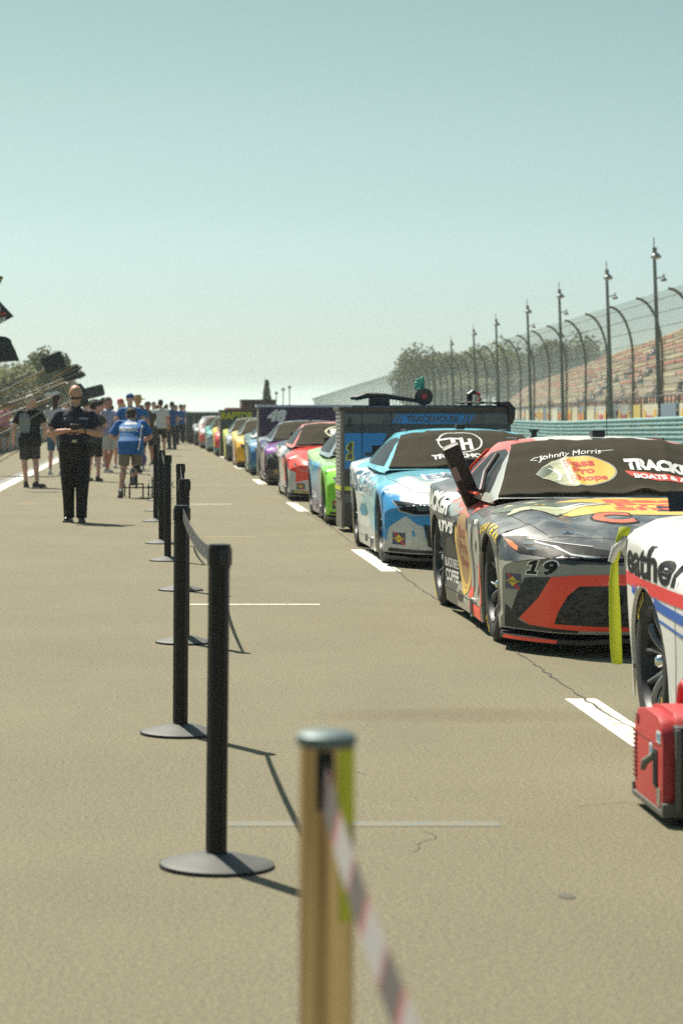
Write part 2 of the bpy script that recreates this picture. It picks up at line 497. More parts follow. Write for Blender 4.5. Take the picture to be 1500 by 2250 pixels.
marking(strip2d([(-3.10, y) for y in ys], .16), worn_paint('shadow_border_paint', (.22, .23, .22), .42, 6), .0022)  # bluish shadow border of the white line, painted as a strip
# tar-dark joint that runs along the row of cars
seam = MB(); random.seed(5); pts = []
y = 6.0
while y < 120:
    pts.append((2.115 + .018 * math.sin(y * .9) + random.uniform(-.012, .012), y)); y += .12 if y < 30 else .6
ws = [.006 + .009 * abs(math.sin(p[1] * 2.3)) for p in pts]
vs, fs = strip2d(pts, ws); seam.add([(x, y_, .003) for x, y_ in vs], fs)
tag(seam.build('asphalt_joint', mat('tar', (.075, .066, .048), .9)), None, None, kind='structure')
crk = MB()
for (x, y) in ((1.5, 8.6), (.9, 8.1), (1.9, 8.0), (1.45, 6.6), (.55, 9.5)):
    p = [(x, y)]; a = random.uniform(-.6, .6)
    for i in range(9):
        a += random.uniform(-.7, .7); p.append((p[-1][0] + .035 * math.cos(a), p[-1][1] + .05 * math.sin(a)))
    vs, fs = strip2d(p, .0028); crk.add([(u, v, .002) for u, v in vs], fs)
tag(crk.build('hairline_crack', MATS['tar']), None, None, kind='structure')
pat = MB(); pat.add([(1.19 + .025 * math.cos(t / 6.3 * 6.283) , 7.02 + .045 * math.sin(t / 6.3 * 6.283), .002) for t in [i * .63 for i in range(10)]], [tuple(range(10))])
tag(pat.build('oil_spot', mat('oil', (.09, .08, .06), .8)), None, None, kind='structure')

# ------------------------------------------------------------------ right side: rail, catch fence, light poles, grandstand
FX = lambda Y: 14 + .0464 * Y
def leveltop(Y): return 1.41 if Y < 60 else max(.98, 1.41 - .0092 * (Y - 62))
def steel_blue():
    return mat('blue_guardrail_paint', (.17, .33, .34), .5, var=.18, vscale=1.5)
gr = thing('guardrail', 'pale blue stacked guardrail running behind the cars below the grandstand', 'guardrail', (FX(60) - 1.0, 60, 0))
n_r = 5
for k in range(n_r):
    b = MB(); Ys = [40 + 8 * i for i in range(95)]
    prof = [(.0, -.145), (-.04, -.13), (-.075, -.095), (-.075, -.06), (-.015, -.02), (-.015, .02), (-.075, .06), (-.075, .095), (-.04, .13), (0, .145)]
    vs = []; fs = []; np_ = len(prof)
    for Y in Ys:
        zt = leveltop(Y) - .15 - .305 * k
        for (dx, dz) in prof: vs.append((FX(Y) - 1 + dx - (FX(60) - 1), Y - 60, zt + dz))
    for i in range(len(Ys) - 1):
        for j in range(np_ - 1): fs.append((i * np_ + j, i * np_ + j + 1, (i + 1) * np_ + j + 1, (i + 1) * np_ + j))
    b.add(vs, fs).build('rail', steel_blue(), gr, smooth=True)
for i in range(70):
    Y = 60 + 3.8 * i
    MB().box(0, .16, -.06, .06, -.1, leveltop(Y)).build('rail_post', mat('rail_post_paint', (.10, .17, .18), .6), gr, loc=(FX(Y) - 1 - (FX(60) - 1) + .02, Y - 60, 0))

fence = thing('catch_fence', 'tall catch fence of curved grey posts and wire mesh above the blue guardrail', 'fence', (FX(70), 70, 0))
fm = mat('weathered_fence_post', (.21, .215, .18), .6, .3)
pb = MB()
cv = [(1.0, 0, -.1), (1.0, 0, 1.5), (1.0, 0, 3.55)]
for i in range(1, 9):
    a = R(90 * i / 8); cv.append((1.0 - 1.0 * (1 - math.cos(a)), 0, 3.55 + 2.2 * math.sin(a)))
pb.tube(cv, .052, 8)
post_me = pb.mesh('fence_post', fm, True)
NPOST = 98
for i in range(NPOST):
    Y = 77.3 + 7.42 * i
    link('post', post_me, fence, (FX(Y) - FX(70), Y - 70, 0))
def wire_material():
    m = bpy.data.materials.new('wire_mesh'); b = principled(m); nt = m.node_tree; n, l = nt.nodes, nt.links
    b.inputs['Base Color'].default_value = (.34, .38, .36, 1); b.inputs['Roughness'].default_value = .55; b.inputs['Metallic'].default_value = .2
    uv = n.new('ShaderNodeUVMap'); s = n.new('ShaderNodeSeparateXYZ'); l.new(uv.outputs[0], s.inputs[0])
    def wire(sock, freq, th):
        q = n.new('ShaderNodeMath'); q.operation = 'MULTIPLY'; q.inputs[1].default_value = freq; l.new(sock, q.inputs[0])
        r = n.new('ShaderNodeMath'); r.operation = 'FRACT'; l.new(q.outputs[0], r.inputs[0])
        g = n.new('ShaderNodeMath'); g.operation = 'LESS_THAN'; g.inputs[1].default_value = th; l.new(r.outputs[0], g.inputs[0]); return g.outputs[0]
    a = n.new('ShaderNodeMath'); a.operation = 'ADD'; l.new(s.outputs[0], a.inputs[0]); l.new(s.outputs[1], a.inputs[1])
    d = n.new('ShaderNodeMath'); d.operation = 'SUBTRACT'; l.new(s.outputs[0], d.inputs[0]); l.new(s.outputs[1], d.inputs[1])
    mx = n.new('ShaderNodeMath'); mx.operation = 'MAXIMUM'; l.new(wire(a.outputs[0], 14, .17), mx.inputs[0]); l.new(wire(d.outputs[0], 14, .17), mx.inputs[1])
    mx2 = n.new('ShaderNodeMath'); mx2.operation = 'MAXIMUM'; l.new(mx.outputs[0], mx2.inputs[0]); l.new(wire(s.outputs[1], 1.9, .05), mx2.inputs[1])
    l.new(mx2.outputs[0], b.inputs['Alpha'])
    return m
wm = wire_material()
def wire_sheet():
    prof = [(c[0], c[2]) for c in cv[1:]]
    lens = [0]
    for (a, b) in zip(prof, prof[1:]): lens.append(lens[-1] + math.dist(a, b))
    me = bpy.data.meshes.new('wire_mesh'); vs = []; fs = []; uvs = []
    Ys = [77.3 + 7.42 * i for i in range(NPOST)]; k = len(prof)
    for Y in Ys:
        for (dx, z) in prof: vs.append((FX(Y) - FX(70) + dx + .07, Y - 70, z))
    for i in range(len(Ys) - 1):
        for j in range(k - 1):
            fs.append((i * k + j, i * k + j + 1, (i + 1) * k + j + 1, (i + 1) * k + j))
            uvs += [(Ys[i] % 1000, lens[j]), (Ys[i], lens[j + 1]), (Ys[i + 1], lens[j + 1]), (Ys[i + 1], lens[j])]
    me.from_pydata(vs, [], fs); ul = me.uv_layers.new(name='UVMap')
    for i, q in enumerate(uvs): ul.data[i].uv = q
    me.materials.append(wm); me.polygons.foreach_set('use_smooth', [True] * len(me.polygons)); return me
link('wire_mesh', wire_sheet(), fence)
for j, zc in enumerate((2.2, 3.4)):
    b = MB(); b.tube([(FX(77.3 + 7.42 * i) - FX(70) + 1.0 - .07, 7.3 + 7.42 * i, zc) for i in range(NPOST)], .018, 5)
    b.build('cable', fm, fence)

lp = thing('light_pole', 'tallest light pole with two lamp heads, rightmost in the row along the fence', 'light pole', (0, 0, 0), 0, 'light poles along the catch fence')
gm = mat('galvanised_pole', (.15, .19, .17), .5, .2)
MB().tube([(0, 0, -.1), (-.1, 0, 3.5), (-.24, 0, 7.4)], [.1, .085, .06], 10).build('pole', gm, lp, smooth=True)
def lamp_head(x, z, s):
    h = MB(); h.lathe([(.02, .16 * s), (.1 * s, .13 * s), (.2 * s, .02 * s), (.21 * s, -.03 * s), (.17 * s, -.05 * s)], 14, 'z', (x, 0, z))
    h.box(x - .03, x + .03, -.03, .03, z + .1 * s, z + .35 * s)
    o = h.build('lamp_head', mat('lamp_metal', (.30, .32, .30), .4, .3), lp, smooth=True)
    l_ = MB(); l_.lathe([(.16 * s, -.055 * s), (.1 * s, -.085 * s), (.001, -.1 * s)], 12, 'z', (x, 0, z)); l_.build('lens', mat('lamp_lens', (.6, .6, .52), .3), o, smooth=True)
    return o
lamp_head(-.17, 7.05, 1.0); lamp_head(.12, 6.2, .62)
MB().tube([(-.2, 0, 6.25), (.1, 0, 6.32)], .025, 6).build('bracket', gm, lp)
MB().tube([(-.24, 0, 7.4), (-.25, 0, 7.75)], .02, 6).build('finial', gm, lp)
plabels = ['second light pole from the right, over the grandstand benches', 'third light pole from the right, in front of the lower grandstand end',
           'fourth light pole from the right, beside the dense dark tree', 'fifth light pole from the right, in front of the trees',
           'sixth light pole from the right, in front of the trees', 'seventh light pole from the right, above the tree tops',
           'short looking eighth light pole, farthest one beside the trees']
px_ = [(859, 383), (753, 331), (647, 285), (576, 247), (506, 216), (456, 192), (406, 167), (365, 148)]
for i, (rx, h) in enumerate(px_):
    Y = FPX * 14.5 / rx; sc_ = (h / FPX * Y + 1.41) / 7.75
    loc = (.0464 * Y + 14.5, Y, 0)
    if i == 0: lp.location = loc; lp.scale = (1, 1, sc_)
    else: dup(lp, loc, 0, plabels[i - 1], 'light poles along the catch fence', scale=(1, 1, sc_))

# grandstand: benches in bands of red, pink and cream, aisles between
gs = thing('grandstand', 'long open grandstand with rows of faded red and cream benches behind the fence', 'grandstand', (0, 0, 0))
GX = lambda Y, d: .1236 * Y + 8 + d
benchm = [mat('bench_red', (.55, .16, .12), .7, var=.2, vscale=3), mat('bench_pink', (.62, .29, .21), .7, var=.2, vscale=3), mat('bench_cream', (.66, .56, .33), .7, var=.15, vscale=3), mat('bench_tan', (.44, .36, .23), .7, var=.2, vscale=3)]
conc = mat('stand_concrete', (.36, .31, .22), .8, var=.15, vscale=1)
NR = 15; DD = .62; DH = .46
random.seed(8)
riser = MB(); Y0, Y1 = 66, 560
for r in range(NR):
    z = .9 + r * DH; d = r * DD
    riser.add([(GX(Y0, d), Y0, z), (GX(Y1, d), Y1, z), (GX(Y1, d + DD), Y1, z), (GX(Y0, d + DD), Y0, z),
               (GX(Y0, d), Y0, z - DH), (GX(Y1, d), Y1, z - DH)], [(0, 1, 2, 3), (4, 5, 1, 0)])
# closed ends and rear wall
zt = .9 + (NR - 1) * DH
for Y in (Y0, Y1):
    riser.add([(GX(Y, 0), Y, -.1), (GX(Y, NR * DD), Y, -.1), (GX(Y, NR * DD), Y, zt), (GX(Y, 0), Y, .9)], [(0, 1, 2, 3)])
riser.add([(GX(Y0, NR * DD), Y0, -.1), (GX(Y1, NR * DD), Y1, -.1), (GX(Y1, NR * DD), Y1, zt), (GX(Y0, NR * DD), Y0, zt)], [(0, 1, 2, 3)])
riser.build('tier', conc, gs)
NS = 35; seg = (Y1 - Y0) / NS
bench_me = {}; far_bench = [MB() for _ in benchm]
for s_ in range(NS):
    bandoff = random.randint(0, 3)
    for r in range(NR):
        ya = Y0 + s_ * seg + .6; yb = ya + seg - 1.2
        z = .9 + r * DH + .2; d = r * DD + .08
        b = MB(); dx = .1236 * (yb - ya)
        k = (0, 2, 1, 2, 3)[(r + bandoff * (r // 5)) % 5] if random.random() > .12 else random.randint(0, 3)
        if k not in bench_me:
            b.add([(0, 0, 0), (.34, 0, 0), (.34 + dx, yb - ya, 0), (dx, yb - ya, 0), (0, 0, .14), (.34, 0, .14), (.34 + dx, yb - ya, .14), (dx, yb - ya, .14)],
                  [(0, 1, 2, 3), (4, 7, 6, 5), (0, 4, 5, 1), (1, 5, 6, 2), (2, 6, 7, 3), (3, 7, 4, 0)])
            bench_me[k] = b.mesh('bench', benchm[k])
        if s_ < 20: link('bench', bench_me[k], gs, (GX(ya, d), ya, z - .1))
        else: far_bench[k].add([(v.co.x + GX(ya, d), v.co.y + ya, v.co.z + z - .1) for v in bench_me[k].vertices], [tuple(p.vertices) for p in bench_me[k].polygons])
fbm = MB()
for k, q in enumerate(far_bench): fbm.cur = k; fbm.add(q.v, q.f)
tag(fbm.build('far_benches', benchm, gs), None, None, kind='stuff')
# front wall with rail and banners
fw = MB(); fw.add([(GX(Y0, -.6), Y0, -.1), (GX(Y1, -.6), Y1, -.1), (GX(Y1, -.6), Y1, .95), (GX(Y0, -.6), Y0, .95)], [(0, 1, 2, 3)])
fw.build('front_wall', mat('stand_front_wall', (.12, .11, .085), .8), gs)
rl = MB()
for i in range(240):
    Y = Y0 + 1.5 * i; rl.box(GX(Y, -.5) - .02, GX(Y, -.5) + .02, Y - .02, Y + .02, .9, 2.0)
for z in (1.5, 2.0): rl.tube([(GX(Y0, -.5), Y0, z), (GX(Y1, -.5), Y1, z)], .025, 5)
rl.build('railing', mat('railing_dark', (.09, .09, .08), .6), gs)
bcol = [(.62, .58, .42), (.16, .22, .28), (.60, .55, .40), (.55, .42, .10), (.50, .50, .46), (.20, .25, .30), (.62, .6, .5)]
bm_ = [mat('banner_%d' % i, c, .7, var=.1, vscale=2) for i, c in enumerate(bcol)]
Y = 70.; i = 0
while Y < 330:
    w = (9, 6, 7, 4, 8, 5, 10)[i % 7]
    b = MB(); b.add([(GX(Y, -.68), Y, .55), (GX(Y + w, -.68), Y + w, .55), (GX(Y + w, -.68), Y + w, 1.7), (GX(Y, -.68), Y, 1.7),
                     (GX(Y, -.66), Y, .55), (GX(Y + w, -.66), Y + w, .55), (GX(Y + w, -.66), Y + w, 1.7), (GX(Y, -.66), Y, 1.7)],
                    [(0, 1, 2, 3), (7, 6, 5, 4), (0, 4, 5, 1), (3, 2, 6, 7), (0, 3, 7, 4), (1, 5, 6, 2)])
    bo = b.build('banner', bm_[i % 7], gs)
    if i % 2 == 0:
        for q in (.15, .85):
            e = MB(); yc = Y + w * q; xs = GX(yc, -.70)
            e.add([(xs + .1236 * .7 * math.cos(t * .6283), yc + .7 * math.cos(t * .6283), 1.12 + .42 * math.sin(t * .6283)) for t in range(10)], [tuple(range(10))])
            e.build('emblem', mat('banner_yellow', (.72, .42, .04), .7), bo)
        e = MB(); vs, fs = rect2d(-1.6, 1.6, -.16, .16); e.add([(GX(Y + w / 2 + a, -.70), Y + w / 2 + a, 1.12 + c) for a, c in vs], fs)
        e.build('red_lettering', mat('banner_red', (.55, .10, .07), .7), bo)
    Y += w + 1.2; i += 1

# ------------------------------------------------------------------ trees
def leaf_mat(name, col):
    m = bpy.data.materials.new(name); b = principled(m); nt = m.node_tree; n, l = nt.nodes, nt.links
    o = n.new('ShaderNodeTexCoord'); q = n.new('ShaderNodeTexNoise'); q.inputs['Scale'].default_value = .9; q.inputs['Detail'].default_value = 6
    l.new(o.outputs['Object'], q.inputs[0])
    rp = n.new('ShaderNodeValToRGB'); rp.color_ramp.elements[0].position = .35; rp.color_ramp.elements[0].color = (col[0] * .6, col[1] * .65, col[2] * .6, 1)
    rp.color_ramp.elements[1].position = .65; rp.color_ramp.elements[1].color = (col[0] * 1.5, col[1] * 1.35, col[2] * 1.1, 1)
    l.new(q.outputs[0], rp.inputs[0]); l.new(rp.outputs[0], b.inputs['Base Color']); b.inputs['Roughness'].default_value = .75
    b.inputs['Transmission Weight'].default_value = 0
    return m
LM = [leaf_mat('leaves_olive', (.115, .135, .03)), leaf_mat('leaves_dark', (.07, .09, .028)), leaf_mat('leaves_yellow_green', (.15, .17, .03))]
bark = mat('bark', (.09, .07, .05), .9)
def tree_meshes(seed, H, W, m, lobes=9, n=4200, low=.25):
    rnd = random.Random(seed); b = MB(); L = []
    for i in range(lobes):
        a = rnd.uniform(0, 6.28); rr = rnd.uniform(0, W * .33); z = rnd.uniform(H * (low + .1), H * .88)
        L.append((rr * math.cos(a), rr * math.sin(a), z, rnd.uniform(.18, .32) * W))
    for i in range(n):
        x, y, z, r = rnd.choice(L)
        d = Vector((rnd.gauss(0, 1), rnd.gauss(0, 1), rnd.gauss(0, .8))).normalized() * r * (rnd.random() ** .4)
        p = Vector((x, y, z)) + d
        s = rnd.uniform(.14, .34) * H / 10
        u = Vector((rnd.gauss(0, 1), rnd.gauss(0, 1), rnd.gauss(0, 1))).normalized(); v = u.orthogonal().normalized()
        b.add([p - u * s, p + v * s * .7, p + u * s, p - v * s * .7], [(0, 1, 2, 3)])
    crown = b.mesh('crown', m, fixn=False)
    t = MB(); t.tube([(0, 0, -.2), (.1, 0, H * .3), (0, .1, H * .6), (.1, 0, H * .85)], [H * .028, H * .02, H * .013, H * .004], 8)
    for (x, y, z, r) in L: t.tube([(0, 0, z * .6), (x * .5, y * .5, z * .8), (x, y, z)], [H * .011, H * .007, H * .002], 5)
    return crown, t.mesh('trunk', bark, True)
TM = [tree_meshes(1, 10, 9, LM[0]), tree_meshes(2, 10, 8, LM[1], 11), tree_meshes(4, 10, 10, LM[2], 8), tree_meshes(7, 10, 7, LM[0], 7, 3000, .1)]
def tree(px, top, Y, k, label, group=None, wide=1.):
    H = (905 - top) / FPX * Y + 1.41
    t = thing('leafy_tree', label, 'tree', ((px - 345) / FPX * Y, Y, -.05), (px * 1.7) % 6.28, group)
    s = H / 9.6; t.scale = (s * wide, s * wide, s)
    link('crown', TM[k][0], t); link('trunk', TM[k][1], t)
tg = 'trees beyond the grandstand end'
for (px, top, Y, k, w, lab) in ((905, 800, 430, 0, 1.1, 'leftmost tree of the row, low and pale, at the fence edge'), (932, 776, 400, 2, 1.0, 'rounded pale green tree near the left end of the row'),
                        (968, 782, 420, 0, 1.1, 'tree between the two leftmost far light poles'), (1000, 785, 390, 1, 1.0, 'darker tree just left of the sixth light pole'),
                        (1035, 775, 410, 0, 1.2, 'broad olive tree behind the sixth light pole'), (1075, 770, 400, 2, 1.1, 'tree left of the fifth light pole base'),
                        (1112, 778, 590, 1, 1.0, 'small dark tree beside the fifth light pole'), (1160, 748, 600, 1, 1.15, 'largest dark tree of the row, around the fourth light pole'),
                        (1200, 768, 610, 0, 1.0, 'tree right of the largest dark tree'), (1255, 752, 600, 2, 1.05, 'tree showing above the grandstand end'),
                        (1290, 765, 640, 0, 1.0, 'rightmost tree of the row, half hidden by the grandstand'), (1105, 820, 580, 1, 1.3, 'low dark bush-like tree at the foot of the row'),
                        (1020, 830, 372, 2, 1.4, 'low spreading tree in front of the row'), (960, 840, 375, 1, 1.5, 'lowest dark tree near the far end of the fence')):
    tree(px, top, Y, k, lab, tg, w)
tl = 'trees behind the pit boards'
for (px, top, Y, k, w, lab) in ((8, 800, 190, 2, 1.1, 'tree at the left picture edge below the lowest dark board'), (45, 805, 210, 0, 1.2, 'olive tree behind the white-haired man'),
                        (88, 776, 200, 0, .9, 'tallest tree behind the pit boards'), (118, 805, 230, 2, .9, 'tree showing below the large square board'),
                        (152, 796, 240, 3, .75, 'thin tree peeking out right of the large square board'), 
                        (70, 845, 180, 1, 1.5, 'low dark tree behind the slanted poles'), (20, 850, 185, 1, 1.4, 'low tree at the left edge behind the slanted poles')):
    tree(px, top, Y, k, lab, tl, w)
# conifer spire
ct = thing('conifer', 'narrow dark conifer rising alone above the far toolboxes', 'tree', ((586 - 345) / FPX * 250, 250, 0))
rnd = random.Random(2); b = MB()
for i in range(2600):
    z = rnd.uniform(.3, 4.7); w = (1 - (z / 4.75)) ** .8 * 1.35 * (.8 + .35 * math.sin(z * 9)) if z < 2.4 else .42 * (1 - ((z - 2.4) / 2.5)) + .12
    a = rnd.uniform(0, 6.28); q = rnd.random() ** .5; p = Vector((math.cos(a) * w * q, math.sin(a) * w * q, z)); s = rnd.uniform(.05, .13)
    u = Vector((rnd.gauss(0, 1), rnd.gauss(0, 1), rnd.gauss(0, 1))).normalized(); v = u.orthogonal().normalized()
    b.add([p - u * s, p + v * s, p + u * s, p - v * s], [(0, 1, 2, 3)])
link('crown', b.mesh('crown', LM[1], fixn=False), ct); MB().tube([(0, 0, 0), (0, 0, 4.4)], [.12, .02], 6).build('trunk', bark, ct)
for i, (px, top) in enumerate(((607, 866), (622, 858), (636, 853))):
    Y = 240; t = thing('lamp_post', ('leftmost', 'middle', 'rightmost')[i] + ' of the three tiny lamp posts right of the conifer', 'lamp post', ((px - 345) / FPX * Y, Y, 0), 0, 'tiny lamp posts beyond the toolboxes')
    h = (905 - top) / FPX * Y + 1.41
    MB().tube([(0, 0, 0), (0, 0, h)], .05, 6).build('pole', gm, t); MB().box(-.16, .16, -.1, .1, h, h + .22).build('lamp', gm, t)

# far wall and buildings closing the pit lane
fb = thing('far_building', 'long low grey roofed building across the far end of the pit lane', 'building', (2, 300, 0))
MB().box(-12, 9, 0, 6, 0, 1.0).build('wall', mat('far_wall_pink', (.24, .15, .13), .8, var=.3, vscale=.5), fb)
rr = MB(); rr.add([(-12.5, -.5, 1.0), (9.5, -.5, 1.0), (9.5, 3, 1.5), (-12.5, 3, 1.5), (9.5, 6.5, 1.0), (-12.5, 6.5, 1.0)], [(0, 1, 2, 3), (3, 2, 4, 5), (0, 3, 5), (1, 4, 2), (0, 5, 4, 1)])
rr.build('roof', mat('far_roof', (.22, .25, .24), .5), fb)
for i in range(9):
    MB().box(-10.8 + i * 2.1, -9.8 + i * 2.1, -.06, 0, .15, .85).build('window', mat('far_glass', (.03, .035, .04), .2), fb)
# ------------------------------------------------------------------ stock car: body as surfaces over (x, y, z); y = 0 at the front axle, nose towards -y
NOSE, TAIL, RAX = -1.02, 3.87, 2.79
def hw(s): return lerp(s, [(-1.02, .97), (-.5, .975), (-.38, .985), (0, 1.0), (.42, .985), (.9, .965), (1.6, .96), (2.2, .975), (2.79, 1.0), (3.2, .985), (3.55, .93), (3.87, .87)])
def zk(s): return lerp(s, [(-1.02, .42), (-.6, .56), (-.38, .62), (0, .665), (.45, .66), (.8, .63), (1.6, .63), (2.3, .66), (2.5, .75), (2.79, .82), (3.3, .83), (3.87, .81)])
def zc(s): return lerp(s, [(-1.02, .575), (-.9, .635), (-.7, .69), (-.4, .745), (0, .79), (.4, .83), (.8, .865), (1.2, .89), (1.8, .90), (2.4, .915), (2.9, .935), (3.3, .94), (3.87, .935)])
def nexp(s): return lerp(s, [(-1.02, 4.5), (-.4, 3.4), (0, 3.2), (.8, 2.9), (2, 2.8), (2.7, 3.0), (3.2, 3.2), (3.87, 3.6)])
def zb(s):
    base = lerp(s, [(-1.02, .13), (-.5, .12), (.5, .075), (2.2, .07), (3.3, .14), (3.87, .22)])
    for a in (0, RAX):
        d = abs(s - a)
        if d < .392: base = max(base, .30 + .365 * math.sqrt(max(0, 1 - (d / .392) ** 2)))
    return base
def ydisp(s, x):
    k = max(0, min(1, (-.38 - s) / .64)); y = s + .52 * k * (abs(x) / .97) ** 5
    k2 = max(0, min(1, (s - 3.2) / .67)); y -= .30 * k2 * (abs(x) / .93) ** 5
    return y
def side_x(s, z):
    w = hw(s); k = zk(s); c = zc(s); n = nexp(s)
    x = w
    if z > k:
        t = min(1, (z - k) / (c - k)); x = w * (1 - t ** n) ** (1 / n)
    else:
        d = (k - z)
        x = w - .03 * (d / .55) ** 2
        door = max(0, 1 - abs(s - 1.4) / .95)
        x -= .022 * math.sin(math.pi * min(1, max(0, (z - .12) / .42))) * min(1, door * 1.6)
    if z < .2: x += .012
    return x
NSIDE, NTOP = 16, 12
def section(s):
    w, k, c, n = hw(s), zk(s), zc(s), nexp(s)
    xs = .84 * w; zs = k + (c - k) * (1 - (xs / w) ** n) ** (1 / n)
    z0 = zb(s); pts = []
    for i in range(NSIDE):
        u = i / (NSIDE - 1); z = z0 + (zs - z0) * u
        if abs(u - 1) < 1e-6: pts.append((xs, zs))
        else: pts.append((side_x(s, z), z))
    for i in range(1, NTOP + 1):
        x = xs * (1 - i / NTOP); z = k + (c - k) * (1 - (x / w) ** n) ** (1 / n)
        # raised centre of the bonnet and crease lines
        if -.95 < s < .75:
            f = math.sin(math.pi * (s + .95) / 1.7); z += .028 * f * math.exp(-((x - .70) / .085) ** 2) * max(0, 1 - abs(s + .05) / .8); z += .012 * f * (1 if x < .36 else max(0, 1 - (x - .36) / .06)) - .016 * f * math.exp(-((x - .50) / .05) ** 2)
        pts.append((x, z))
    return pts
ST = [NOSE, -.97, -.9, -.8, -.7, -.6, -.5, -.42]
for a in (0, RAX):
    for i in range(17): ST.append(a - .392 * math.cos(math.pi * i / 16))
    if a == 0: ST += [.43, .55, .7, .9, 1.1, 1.3, 1.5, 1.7, 1.9, 2.1, 2.3, 2.36]
ST += [3.22, 3.35, 3.5, 3.62, 3.74, 3.83, TAIL]
body_mb = MB(); nsec = None
secs = []
for s in ST:
    p = section(s); full = [(-x, z) for x, z in p] + [(x, z) for x, z in reversed(p[:-1])]
    secs.append([(x, ydisp(s, x), z) for x, z in full])
NS_ = len(secs[0])
vs = [q for s in secs for q in s]
fs = [(i * NS_ + j, i * NS_ + j + 1, (i + 1) * NS_ + j + 1, (i + 1) * NS_ + j) for i in range(len(ST) - 1) for j in range(NS_ - 1)]
body_mb.add(vs, fs)
# front and rear faces as (x, z) grids closing the first and last section
def face_cap(s, rake, nrow):
    p = section(s); full = [(-x, z) for x, z in p] + [(x, z) for x, z in reversed(p[:-1])]
    cols = full[NSIDE - 1: len(full) - NSIDE + 1]           # along the top edge
    m = MB(); vs = []
    for (x, zt_) in cols:
        for j in range(nrow):
            u = j / (nrow - 1)
            if abs(x) == abs(cols[0][0]): xx, z = (math.copysign(p[j][0], x), p[j][1])
            else: xx, z = x, zb(s) + (zt_ - zb(s)) * u
            yy = ydisp(s, xx)
            edge = abs(x) == abs(cols[0][0]) or j == nrow - 1
            if not edge: yy += rake(xx, z)
            vs.append((xx, yy, z))
    fs = [(i * nrow + j, i * nrow + j + 1, (i + 1) * nrow + j + 1, (i + 1) * nrow + j) for i in range(len(cols) - 1) for j in range(nrow - 1)]
    m.add(vs, fs); return m
front_mb = face_cap(NOSE, lambda x, z: -.035 * math.sin(math.pi * min(1, max(0, (z - .13) / .44))), NSIDE)
rear_mb = face_cap(TAIL, lambda x, z: .05 * math.sin(math.pi * min(1, max(0, (z - .2) / .7))), NSIDE)
body_mb.add(front_mb.v, front_mb.f); body_mb.add(rear_mb.v, rear_mb.f)
# wheel arch lips turned inwards
LINER = []
for side in (-1, 1):
    for a in (0, RAX):
        ring = []
        for i in range(17):
            s = a - .392 * math.cos(math.pi * i / 16); z = zb(s); x = side_x(s, z)
            ring.append((side * x, s, z))
        k = len(ring); vs = ring + [(x - side * .018, y, z + .0) for x, y, z in ring]; LINER.append((side, [(x - side * .018, y, z) for x, y, z in ring]))
        body_mb.add(vs, [(i, i + 1, k + i + 1, k + i) for i in range(k - 1)])

# greenhouse
def g_zc(s): return lerp(s, [(.66, .855), (.8, .895), (1.0, .99), (1.2, 1.085), (1.4, 1.165), (1.55, 1.205), (1.75, 1.232), (2.05, 1.245), (2.4, 1.235), (2.7, 1.19), (3.0, 1.10), (3.3, 1.0), (3.5, .955)])
def g_wr(s): return lerp(s, [(.66, .80), (1.0, .715), (1.55, .60), (2.3, .59), (2.9, .60), (3.5, .60)])
def g_wb(s): return lerp(s, [(.66, .83), (1.0, .87), (1.6, .885), (2.4, .88), (3.0, .83), (3.5, .70)])
def g_zb(s): return min(g_zc(s) - .012, lerp(s, [(.66, .81), (1.2, .83), (2.4, .85), (3.5, .90)]))
def g_y(s, x): return s + .16 * max(0, min(1, (1.65 - s) / .6)) * (abs(x) / .8) ** 2 - .10 * max(0, min(1, (s - 2.6) / .5)) * (abs(x) / .8) ** 2
GK, GT = 7, 12
def g_section(s):
    zcs, wr, wb, zbs = g_zc(s), g_wr(s), g_wb(s), g_zb(s); zr = zcs - .045 if s > 1.3 else zcs - .045 * max(.2, (s - .66) / .64)
    zr = max(zr, zbs + .003)
    pts = [(wb + (wr - wb) * (i / GK) + .02 * math.sin(math.pi * i / GK), zbs + (zr - zbs) * i / GK) for i in range(GK)]
    for i in range(GT + 1):
        x = wr * (1 - i / GT); t = x / wr; pts.append((x, zr + (zcs - zr) * (1 - t ** 2.6)))
    return pts
GS = [.66, .72, .8, .9, 1.0, 1.1, 1.2, 1.3, 1.4, 1.5, 1.58, 1.66, 1.78, 1.95, 2.15, 2.35, 2.5, 2.65, 2.8, 2.95, 3.1, 3.25, 3.4, 3.5]
green_mb = MB(); vs = []
for s in GS:
    p = g_section(s); full = [(-x, z) for x, z in p] + [(x, z) for x, z in reversed(p[:-1])]
    vs += [(x, g_y(s, x), z) for x, z in full]
NG = len(full)
green_mb.add(vs, [(i * NG + j, i * NG + j + 1, (i + 1) * NG + j + 1, (i + 1) * NG + j) for i in range(len(GS) - 1) for j in range(NG - 1)])
BVH_BODY = bvh_of([body_mb]); BVH_GREEN = bvh_of([green_mb]); BVH_ALL = bvh_of([body_mb, green_mb])

